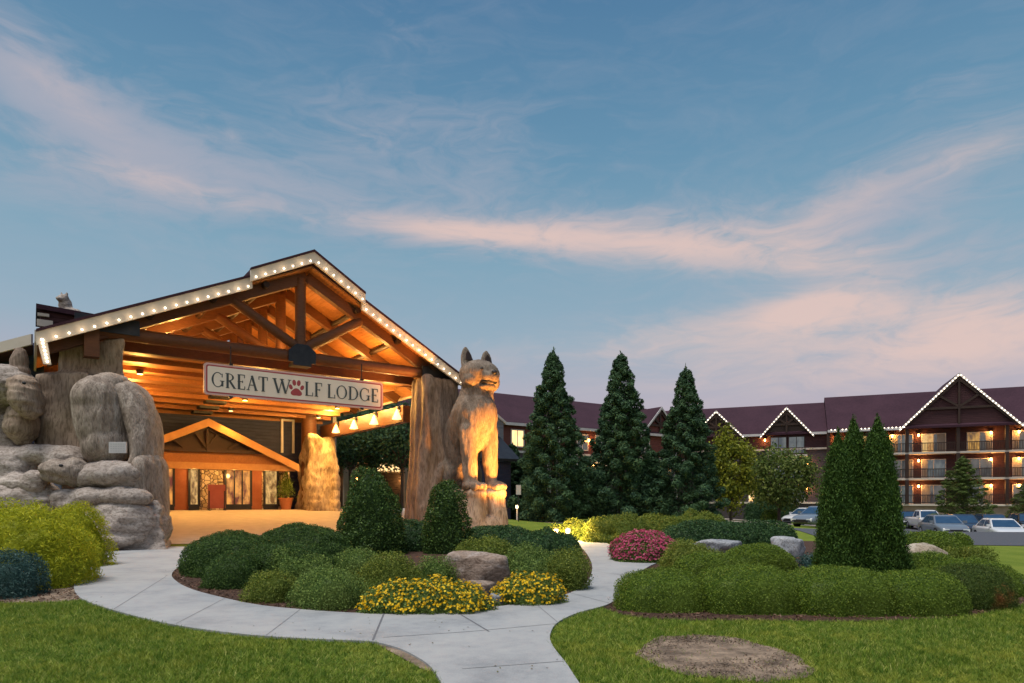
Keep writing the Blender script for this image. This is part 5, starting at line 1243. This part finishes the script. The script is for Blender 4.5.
def conifer(meshes, u, Y, sc_, rz, label, group, name='conifer_tree', vtop=None, H0=1):
    x = (u-512)/F*Y; z = tzf(x, Y); root = empty(name, (x, Y, z), label, 'tree', group, rz)
    if vtop is not None: s = (EYE-(vtop-HV)/F*Y-z)/H0
    else: s = sc_
    root.scale = (s*sc_ if vtop is not None else s,)*2+(s,)
    for nm, me in zip(('crown', 'trunk'), meshes):
        o = bpy.data.objects.new(nm, me); COL.objects.link(o); o.parent = root
    return root
cA = conifer_mesh(12, 2.9, 5, LM['con']); cB = conifer_mesh(12, 2.75, 6, LM['con']); cC = conifer_mesh(12, 3.0, 7, LM['con'])
GC = 'tall conifers behind the garden'
conifer(cA, 553, 49, .96, .3, 'leftmost of the three tall dark conifers, nearest the wolf statue', GC, vtop=350, H0=12)
conifer(cB, 621, 51, 1.04, 1.7, 'middle one of the three tall dark conifers', GC, vtop=352, H0=12)
conifer(cC, 686, 51, 1.0, 2.9, 'rightmost and shortest of the three tall dark conifers', GC, vtop=367, H0=12)
GX_ = 'dark evergreens behind the canopy'
for (u, Y, vt, wd, rz, lb) in ((512, 54, 443, 1.6, 1, 'short dark evergreen between the wolf statue and the first tall conifer'), (585, 58, 455, 1.8, 2, 'short dark evergreen in the gap between left and middle tall conifers'),
                               (652, 60, 450, 1.7, 3, 'short dark evergreen in the gap between middle and right tall conifers'), (528, 60, 452, 1.6, 4, 'dark evergreen behind the small lamp post')):
    conifer(cB, u, Y, wd, rz, lb, GX_, 'evergreen', vtop=vt, H0=12)
cP = conifer_mesh(12, 2.9, 15, LM['con2'], 120, 100, .75)
conifer(cP, 963, 58, 1.75, .5, 'light green conifer in front of the hotel balconies among the cars', None, 'conifer_tree', vtop=456, H0=12)
conifer(cP, 1030, 60, 2.0, 2.5, 'light green conifer at the right edge behind the parked cars', None, 'conifer_tree', vtop=478, H0=12)

def tree_mesh(h, r, trunk, seed, lm, n=110, k=38, leaf=.27, flat=.8):
    rng = np.random.default_rng(seed); d = nrm(rng.normal(size=(n, 3))); rad = rng.uniform(.45, 1, n)**.6
    c = d*rad[:, None]*np.array([r, r, (h-trunk)/2])*(1+.12*np.sin(5*d[:, :1]+seed)); c[:, 2] += trunk+(h-trunk)/2
    idx = np.repeat(np.arange(n), k); P = c[idx]+rng.normal(size=(n*k, 3))*r*.13
    LV = leaf_quads(P, nrm(d[idx]+np.array([0, 0, .6])), leaf, leaf*.6, rng, .8)
    me = quads_mesh('crown', LV); me.materials.append(lm)
    b = MB(); b.tube((0, 0, 0), (0, 0, trunk+.2*(h-trunk)), .14, .10, 10)
    for i in range(0, n, 5):
        b.tube((0, 0, trunk*.9+rng.uniform(0, .2)*(h-trunk)), tuple(c[i]*.9+np.array([0, 0, trunk*.08])), .06, .02, 6)
    tm = b.mesh('trunk'); tm.materials.append(LM['bark'])
    return me, tm
def dtree(meshes, u, Y, H0, vtop, wd, label, group=None, rz=0, name='tree'): return conifer(meshes, u, Y, wd, rz, label, group, name, vtop, H0)
t1 = tree_mesh(7, 2.0, .7, 21, LM['dec'], 150, 44); t2 = tree_mesh(5.5, 2.7, 1.2, 22, LM['dec2'], 150, 44)
dtree(t1, 731, 58, 7, 428, .92, 'yellow green tree beside the rightmost tall conifer')
dtree(t2, 779, 62, 5.5, 451, .92, 'round spreading tree in front of the hotel window bay')
tB = tree_mesh(9, 3.0, 3.4, 23, LM['con'], 130, 40, .3)
for i, (u, Y, vt, lb) in enumerate(((350, 50, 405, 'dark tree with bare trunk seen left under the canopy, by the rock column'), (376, 52, 400, 'dark tree with bare trunk in the middle under the canopy beam'), (402, 50, 402, 'dark tree with bare trunk beside the bark textured pillar'))):
    dtree(tB, u, Y, 9, vt, 1.0, lb, 'dark trees seen under the canopy', i*1.9, 'dark_tree')
# potted plant by the doors
pq_ = C(tz(286, 507, 12.4)[0], 12.4, 1.0); pp = empty('potted_plant', pq_, 'tall green plant in a terracotta pot right of the entrance doors', 'potted plant')
b = MB(); b.tube((0, 0, 0), (0, 0, .7), .26, .40, 18); b.tube((0, 0, .7), (0, 0, .78), .44, .44, 18); b.build('pot', mat('terracotta', (.32, .11, .05), (.40, .15, .07), 3, .8), pp, True)
rng = np.random.default_rng(4); P = rng.normal(size=(1600, 3))*np.array([.24, .24, .38])+np.array([0, 0, 1.45]); P[:, :2] *= np.clip(1.7-P[:, 2:3]*.6, .25, 1.2)
link('foliage', quads_mesh('foliage', leaf_quads(P, rng.normal(size=P.shape), .16, .04, rng, .5, np.tile((0, 0, 1.), (1600, 1)))), [LM['spirea']], pp, True)
b = MB(); b.tube((0, 0, .7), (0, 0, 1.6), .03, .02, 6); b.build('stem', LM['bark'], pp, True)
# shrubs beside the drive and foot of the hotel
GS = 'low shrubs at the foot of the hotel'
for i, (u0, u1, v0, v1, lb) in enumerate(((742, 800, 497, 510, 'low dark maroon hedge under the hotel ground floor at left'), (762, 782, 509, 516, 'small round green shrub on the lawn before the white car'))):
    Yc = 63.5 if i else 76.0; x = ((u0+u1)/2-512)/F*Yc; rx = (u1-u0)/2/F*Yc; z = tzf(x, Yc)
    mound('shrub', (x, Yc, z), rx, .9, EYE-(v0-HV)/F*Yc-z, 'boxw' if i else 'dark', lb, 'shrub', GS, 60+i, .14, 160)

# ================================================================== boulders and stones
K['boulder'] = carved('boulder', (.15, .10, .075), (.33, .25, .20), (.46, .40, .37), (1, 1, 2.2), 2.4, .5, .06)
K['palerock'] = carved('pale_rock', (.20, .22, .25), (.34, .36, .39), (.50, .51, .53), (1, 1, 1.4), 2.6, .6, .06)
K['tanb'] = carved('tan_boulder', (.26, .21, .15), (.42, .36, .28), (.55, .50, .42), (1, 1, 1.4), 2.6, .4, .05)
def rock(uL, uR, vT, vB, mk, label, seed, depth=.7, flat=1.0, name='boulder', tilt=0):
    Y = EYE*F/(vB-HV)*1.03; x = ((uL+uR)/2-512)/F*Y; rx = (uR-uL)/2/F*Y; h = (vB-vT)/F*Y; rng = random.Random(seed)
    bm = bmesh.new(); bmesh.ops.create_icosphere(bm, subdivisions=4, radius=1)
    planes = [Vector((rng.gauss(0, 1), rng.gauss(0, 1), rng.gauss(0, .8))).normalized() for _ in range(14)]+[Vector((.1, -.1, 1)).normalized()]
    dist = [rng.uniform(.62, .9) for _ in range(14)]+[.62]
    for v in bm.verts:
        d = v.co.normalized(); r_ = 1.0
        for n_, k in zip(planes, dist):
            c = d.dot(n_)
            if c > 0: r_ = min(r_, k/c)
        r_ += .05*mnoise.fractal(d*2.2+Vector((seed, 0, 0)), 1, 2, 4)
        v.co = Vector((d.x*r_*rx/.85, d.y*r_*rx*depth/.85, (d.z*r_+.5)*h/1.12))
    for f in bm.faces: f.smooth = True
    me = bpy.data.meshes.new(name); bm.to_mesh(me); bm.free()
    o = link(name, me, [K[mk]]); o.location = (x, Y, tzf(x, Y)); o.rotation_euler = (0, R(tilt), 0)
    return tag(o, label, 'rock')
rock(446, 509, 556, 590, 'boulder', 'large brown boulder in the island bed above the flat stones', 1, .6)
rock(461, 496, 585, 597, 'boulder', 'dark flat stone right under the large brown boulder', 2, .8, name='flat_stone')
rock(490, 507, 597, 608, 'palerock', 'small flat stone at the path between the yellow flower clumps', 3, .8, name='flat_stone')
rock(496, 516, 588, 598, 'boulder', 'small grey stone tucked beside the right yellow flower clump', 9, .8, name='flat_stone')
rock(697, 743, 542, 556, 'palerock', 'pale blue white rock behind the smooth green shrub', 4, .6)
rock(771, 805, 539, 558, 'palerock', 'upright grey white rock left of the arborvitae', 5, .6)
rock(901, 942, 546, 564, 'tanb', 'rounded tan boulder right of the arborvitae', 6, .7)
rock(1016, 1034, 583, 598, 'palerock', 'white stone at the right end of the hedge', 7, .8)
rock(690, 706, 546, 560, 'palerock', 'small pale rock touching the pale blue white rock', 8, .8)

# ================================================================== small lamps
def glow_lamp(u, v, Y, label, e, h=.35, name='garden_lamp', hidden=False):
    x = (u-512)/F*Y; z = tzf(x, Y); r_ = empty(name, (x, Y, z), label, 'lamp')
    b = MB(); b.tube((0, 0, 0), (0, 0, h), .05, .05, 10); b.tube((0, 0, h), (0, 0, h+.05), .12, .12, 12); b.build('post', K['white'] if h > .5 else K['black'], r_, True)
    b = MB(); b.tube((0, 0, h+.20), (0, 0, h+.25), .13, .08, 12); b.build('lamp_cap', K['white'] if h > .5 else K['black'], r_, True)
    g = MB(); g.tube((0, 0, h+.05), (0, 0, h+.20), .08, .08, 12); g.build('lamp_glass', emit('garden_glow', (1, .72, .35), 10), r_, True)
    point('garden_light', (x, Y-.3, z+h+(.35 if h < .5 else .2)), e, (1, .62, .22), .1, r_)
glow_lamp(568, 527, 25.7, 'glowing lamp set in the junipers below the left conifer', 420, .3)
glow_lamp(556, 527, 26.0, 'second glowing lamp in the junipers, nearer the wolf statue', 200, .28)
glow_lamp(517, 507, 46, 'white bollard lamp on the lawn between wolf statue and conifers', 25, .85, 'bollard_lamp')
x, Y = (518.5-512)/F*40, 40; so2 = empty('small_sign', (x, Y, tzf(x, Y)), 'small white sign on a post just right of the wolf statue', 'sign')
b = MB(); b.tube((0, 0, 0), (0, 0, 2.2), .03, .03, 8); b.build('post', K['steel'], so2, True)
b = MB(); b.box((0, -.04, 1.95), (.3, .03, .6)); b.build('sign_panel', K['white'], so2, True)

# ================================================================== cars
K['glass'] = mat('car_glass', (.02, .05, .10), (.03, .07, .13), 2, .06, spec=.8)
K['tyre'] = mat('tyre', (.012, .012, .013), (.02, .02, .021), 5, .85)
K['rim'] = mat('rim', (.4, .4, .42), (.5, .5, .52), 3, .3, metal=.8)
K['hl'] = mat('headlamp', (.7, .72, .75), (.8, .82, .85), 3, .1, spec=.8)
K['tl'] = mat('tail_lamp', (.35, .02, .02), (.45, .03, .03), 3, .2)
def paint(name, c): return mat(name, c, tuple(min(1, k*1.06) for k in c), 1, .3, spec=.5, coat=.6)
PW_ = paint('white_paintwork', (.55, .56, .58)); PS = paint('silver_paintwork', (.13, .155, .19)); PD = paint('navy_paintwork', (.02, .03, .055)); PK = paint('black_paintwork', (.012, .013, .016)); PB = paint('grey_blue_paintwork', (.20, .26, .34))
def loft(b, secs, m=0):
    """secs: list of rings (same count) joined in order, ends capped"""
    n = len(secs[0]); vs = [p for s in secs for p in s]; fs = []
    for i in range(len(secs)-1):
        for k in range(n): fs.append((i*n+k, i*n+(k+1) % n, (i+1)*n+(k+1) % n, (i+1)*n+k))
    b.add(vs, fs, m, True); b.add(secs[0], [tuple(range(n))[::-1]], m); b.add(secs[-1], [tuple(range(n))], m)
def ring(x, hw, z0, z1, r=.16, n=4):
    P = []
    for cx_, cz_, a0 in ((hw-r, z0+r, -90), (hw-r, z1-r, 0), (-hw+r, z1-r, 90), (-hw+r, z0+r, 180)):
        for k in range(n+1): a = R(a0+90*k/n); P.append((x, cx_+r*math.cos(a), cz_+r*math.sin(a)))
    return P
def car(kind, u, Y, head, pm, label):
    x = (u-512)/F*Y; z = tzf(x, Y)+.02; r_ = empty('parked_car', (x, Y, z), label, {'pickup': 'pickup truck', 'suv': 'car', 'sedan': 'car', 'hatch': 'car'}[kind], 'cars parked in front of the hotel', R(head))
    Lh, Wh, belt, top = {'sedan': (2.35, .90, .93, 1.45), 'suv': (2.3, .94, 1.08, 1.72), 'pickup': (2.8, .98, 1.18, 1.88), 'hatch': (2.1, .88, .98, 1.55)}[kind]
    gc_ = .22 if kind in ('sedan', 'hatch') else .32
    b = MB()
    hood = belt-.14
    secs = [ring(-Lh, Wh*.80, gc_+.16, belt-.1), ring(-Lh+.15, Wh*.94, gc_+.04, belt-.02), ring(-Lh*.5, Wh, gc_, belt), ring(Lh*.25, Wh, gc_, belt), ring(Lh*.55, Wh*.99, gc_, belt-.03), ring(Lh*.82, Wh*.94, gc_+.02, hood), ring(Lh-.10, Wh*.86, gc_+.06, hood-.12), ring(Lh, Wh*.74, gc_+.14, hood-.24)]
    loft(b, secs); b.build('body', pm, r_, True)
    # cabin
    xb, xbt, xft, xf = {'sedan': (-1.75, -1.05, .35, 1.15), 'suv': (-2.2, -1.85, .35, 1.1), 'pickup': (-.55, -.45, .75, 1.45), 'hatch': (-2.0, -1.5, .35, 1.1)}[kind]
    wt_, wb_ = Wh*.72, Wh*.93
    c = MB(); bz = belt-.04
    c.hexa([(xb, -wb_, bz), (xf, -wb_, bz), (xf, wb_, bz), (xb, wb_, bz), (xbt, -wt_, top-.06), (xft, -wt_, top-.06), (xft, wt_, top-.06), (xbt, wt_, top-.06)])
    c.hexa([(xbt, -wt_, top-.06), (xft, -wt_, top-.06), (xft, wt_, top-.06), (xbt, wt_, top-.06), (xbt+.15, -wt_*.85, top), (xft-.12, -wt_*.85, top), (xft-.12, wt_*.85, top), (xbt+.15, wt_*.85, top)])
    c.build('roof', pm, r_, True)
    def quad_in(p, k0, k1, j0, j1, off):
        p = [Vector(q) for q in p]; f = lambda a, e: p[0].lerp(p[1], a).lerp(p[3].lerp(p[2], a), e); n_ = (p[1]-p[0]).cross(p[3]-p[0]).normalized()*off
        return [f(k0, j0)+n_, f(k1, j0)+n_, f(k1, j1)+n_, f(k0, j1)+n_]
    z1 = top-.06
    g = MB(); g.add(quad_in([(xf, -wb_, bz), (xf, wb_, bz), (xft, wt_, z1), (xft, -wt_, z1)], .05, .95, .08, .94, .012), [(0, 1, 2, 3)]); g.build('windscreen', K['glass'], r_, True)
    g = MB(); g.add(quad_in([(xb, wb_, bz), (xb, -wb_, bz), (xbt, -wt_, z1), (xbt, wt_, z1)], .07, .93, .15, .9, .012), [(0, 1, 2, 3)]); g.build('rear_window', K['glass'], r_, True)
    for s in (1, -1):
        base = [(xb, -wb_, bz), (xf, -wb_, bz), (xft, -wt_, z1), (xbt, -wt_, z1)] if s < 0 else [(xf, wb_, bz), (xb, wb_, bz), (xbt, wt_, z1), (xft, wt_, z1)]
        for k0, k1 in ((.08, .49), (.53, .92)):
            g = MB(); g.add(quad_in(base, k0, k1, .12, .92, .012), [(0, 1, 2, 3)]); g.build('side_window', K['glass'], r_, True)
        m_ = MB(); m_.box((xf-.22, s*(wb_+.10), belt+.10), (.12, .22, .16)); m_.build('mirror', pm, r_, True)
        h_ = MB(); h_.box((Lh-.09, s*Wh*.62, hood-.26), (.16, .36, .15)); h_.build('headlight', K['hl'], r_, True)
        h_ = MB(); h_.box((-Lh+.02, s*Wh*.62, belt-.22), (.14, .30, .18)); h_.build('tail_light', K['tl'], r_, True)
        for xx in (Lh*.62, -Lh*.60):
            w_ = MB(); wr = .33 if kind in ('sedan', 'hatch') else .39; w_.tube((xx, s*(Wh-.2), wr), (xx, s*(Wh+.015), wr), wr, wr, 20); wo_ = w_.build('wheel', K['tyre'], r_, True)
            q_ = MB(); q_.tube((xx, s*(Wh+.01), wr), (xx, s*(Wh+.03), wr), wr*.62, wr*.58, 12); q_.build('rim', K['rim'], wo_, True)
    g = MB(); g.box((Lh-.02, 0, hood-.30), (.08, Wh*.8, .16)); g.box((Lh-.0, 0, gc_+.22), (.08, Wh*1.1, .14)); g.build('grille', K['black'], r_, True)
    g = MB(); g.box((-Lh-.02, 0, belt-.34), (.03, .5, .12)); g.build('number_plate', K['white'], r_, True)
    if kind == 'pickup':
        g = MB(); g.box((-1.75, 0, belt+.01), (2.05, Wh*1.55, .03)); g.build('truck_bed', K['black'], r_, True)
    return r_
car('pickup', 925, 62, -104, PW_, 'white pickup truck parked facing the road')
car('suv', 906, 66, -108, PK, 'black car half hidden behind the white pickup and arborvitae')
car('suv', 962, 50, -110, PD, 'dark navy car between the white pickup and the light conifer')
car('suv', 992, 51, -112, PD, 'dark navy car right of the light conifer')
car('suv', 1027, 54, -112, PK, 'black car at the right edge of the photo')
car('sedan', 943, 43, -106, PS, 'silver sedan with blue windscreen behind the road edge, left of the white one')
car('sedan', 1000, 41.5, -108, PW_, 'white sedan nearest the road at far right')
car('hatch', 806, 58, 200, PW_, 'white hatchback left of the arborvitae on the far drive')
car('sedan', 820, 45, 215, PS, 'silver car mostly hidden behind the arborvitae')

# ================================================================== grass blades on the near lawns, clods on the soil
rng = np.random.default_rng(77)
n = 620000
P = np.stack([rng.uniform(-9.5, 14, n), 4.9+(rng.uniform(0, 1, n)**1.35)*9.5], -1)
P = P[np.abs(P[:, 0]) < P[:, 1]*.86+.6]
bad = inside(P, path_poly) | inside(P, isle_poly) | inside(P, bedR) | inside(P, bedL) | inside(P, pb)
P = P[~bad]; pc_ = np.mean(np.array(patchR), 0); sh = lambda k: [(pc_[0]+(x-pc_[0])*k, pc_[1]+(y-pc_[1])*k) for x, y in patchR]
u_ = rng.uniform(0, 1, len(P)); P = P[~((inside(P, sh(.80)) & (u_ > .012)) | (inside(P, sh(.92)) & (u_ > .08)) | (inside(P, sh(1.0)) & (u_ > .35)) | (inside(P, sh(1.08)) & (u_ > .8)))]; n = len(P)
hgt = rng.uniform(.025, .055, n)*(1+.25*np.sin(P[:, 0]*1.7+1)*np.sin(P[:, 1]*2.1)); wd = rng.uniform(.004, .008, n)*(1+.03*P[:, 1])
a = rng.uniform(0, 6.283, n); side = np.stack([np.cos(a), np.sin(a), np.zeros(n)], -1)*wd[:, None]
lean = rng.normal(size=(n, 2))*.03; B = np.stack([P[:, 0], P[:, 1], np.zeros(n)], -1); Tp = B+np.stack([lean[:, 0], lean[:, 1], hgt], -1); Md = B+np.stack([lean[:, 0]*.35, lean[:, 1]*.35, hgt*.55], -1)
Vg = np.stack([B-side*.6, B+side*.6, Tp+side*.12, Tp-side*.12], 1).reshape(-1, 3)
gm = leafmat('grass_blade', [(.07, .14, .014), (.16, .25, .025), (.28, .35, .045), (.46, .44, .14)], .3, .55, .8, (.36, .36, .05), (7, (.085, .16, .018)))
tag(link('grass', quads_mesh('grass', Vg), [gm]), 'short green lawn grass', kind='stuff')
pr = np.array(patchR); P = np.stack([rng.uniform(pr[:, 0].min(), pr[:, 0].max(), 5000), rng.uniform(pr[:, 1].min(), pr[:, 1].max(), 5000)], -1); P = P[inside(P, patchR)]
kp = wav(np.c_[P*2.0, P[:, :1]*0], rng, 1.5)+.8*rng.normal(size=len(P)) > .1; P = P[kp]; n = len(P)
B = np.stack([P[:, 0], P[:, 1], np.full(n, .014)], -1)
tag(link('soil_clods', quads_mesh('soil_clods', leaf_quads(B, np.tile((0, 0, 1.), (n, 1)), rng.uniform(.012, .05, n), rng.uniform(.008, .016, n), rng, .45)), [leafmat('litter', [(.05, .035, .025), (.14, .095, .065), (.30, .22, .15)], 0)]), 'dry litter and clods on the bare soil', kind='stuff')
# bark chips on the beds
n = 26000; P = np.stack([rng.uniform(-9, 15, n), rng.uniform(8, 16, n)], -1); P = P[(inside(P, isle_poly) | inside(P, bedR) | inside(P, bedL))]; B = np.stack([P[:, 0], P[:, 1], np.full(len(P), .022)], -1)
tag(link('bark_chips', quads_mesh('bark_chips', leaf_quads(B, np.tile((0, 0, 1.), (len(P), 1)), .06, .025, rng, .5)), [leafmat('bark_chip', [(.04, .02, .012), (.10, .05, .03), (.20, .12, .08)], 0)]), 'brown bark chips on the garden beds', kind='stuff')
n = 900; P = np.stack([rng.uniform(-8, 4, n), rng.uniform(6, 20, n)], -1); P = P[inside(P, path_poly)]; P = P[wav(np.c_[P*.9, P[:, :1]*0], rng, 1.2) > .35]; B = np.stack([P[:, 0], P[:, 1], np.full(len(P), PATHZ+.006)], -1)
tag(link('leaf_litter', quads_mesh('leaf_litter', leaf_quads(B, np.tile((0, 0, 1.), (len(P), 1)), .035, .016, rng, .15)), [leafmat('path_litter', [(.05, .035, .02), (.12, .09, .04), (.16, .15, .05)], 0)]), 'few dry leaf scraps on the path', kind='stuff')
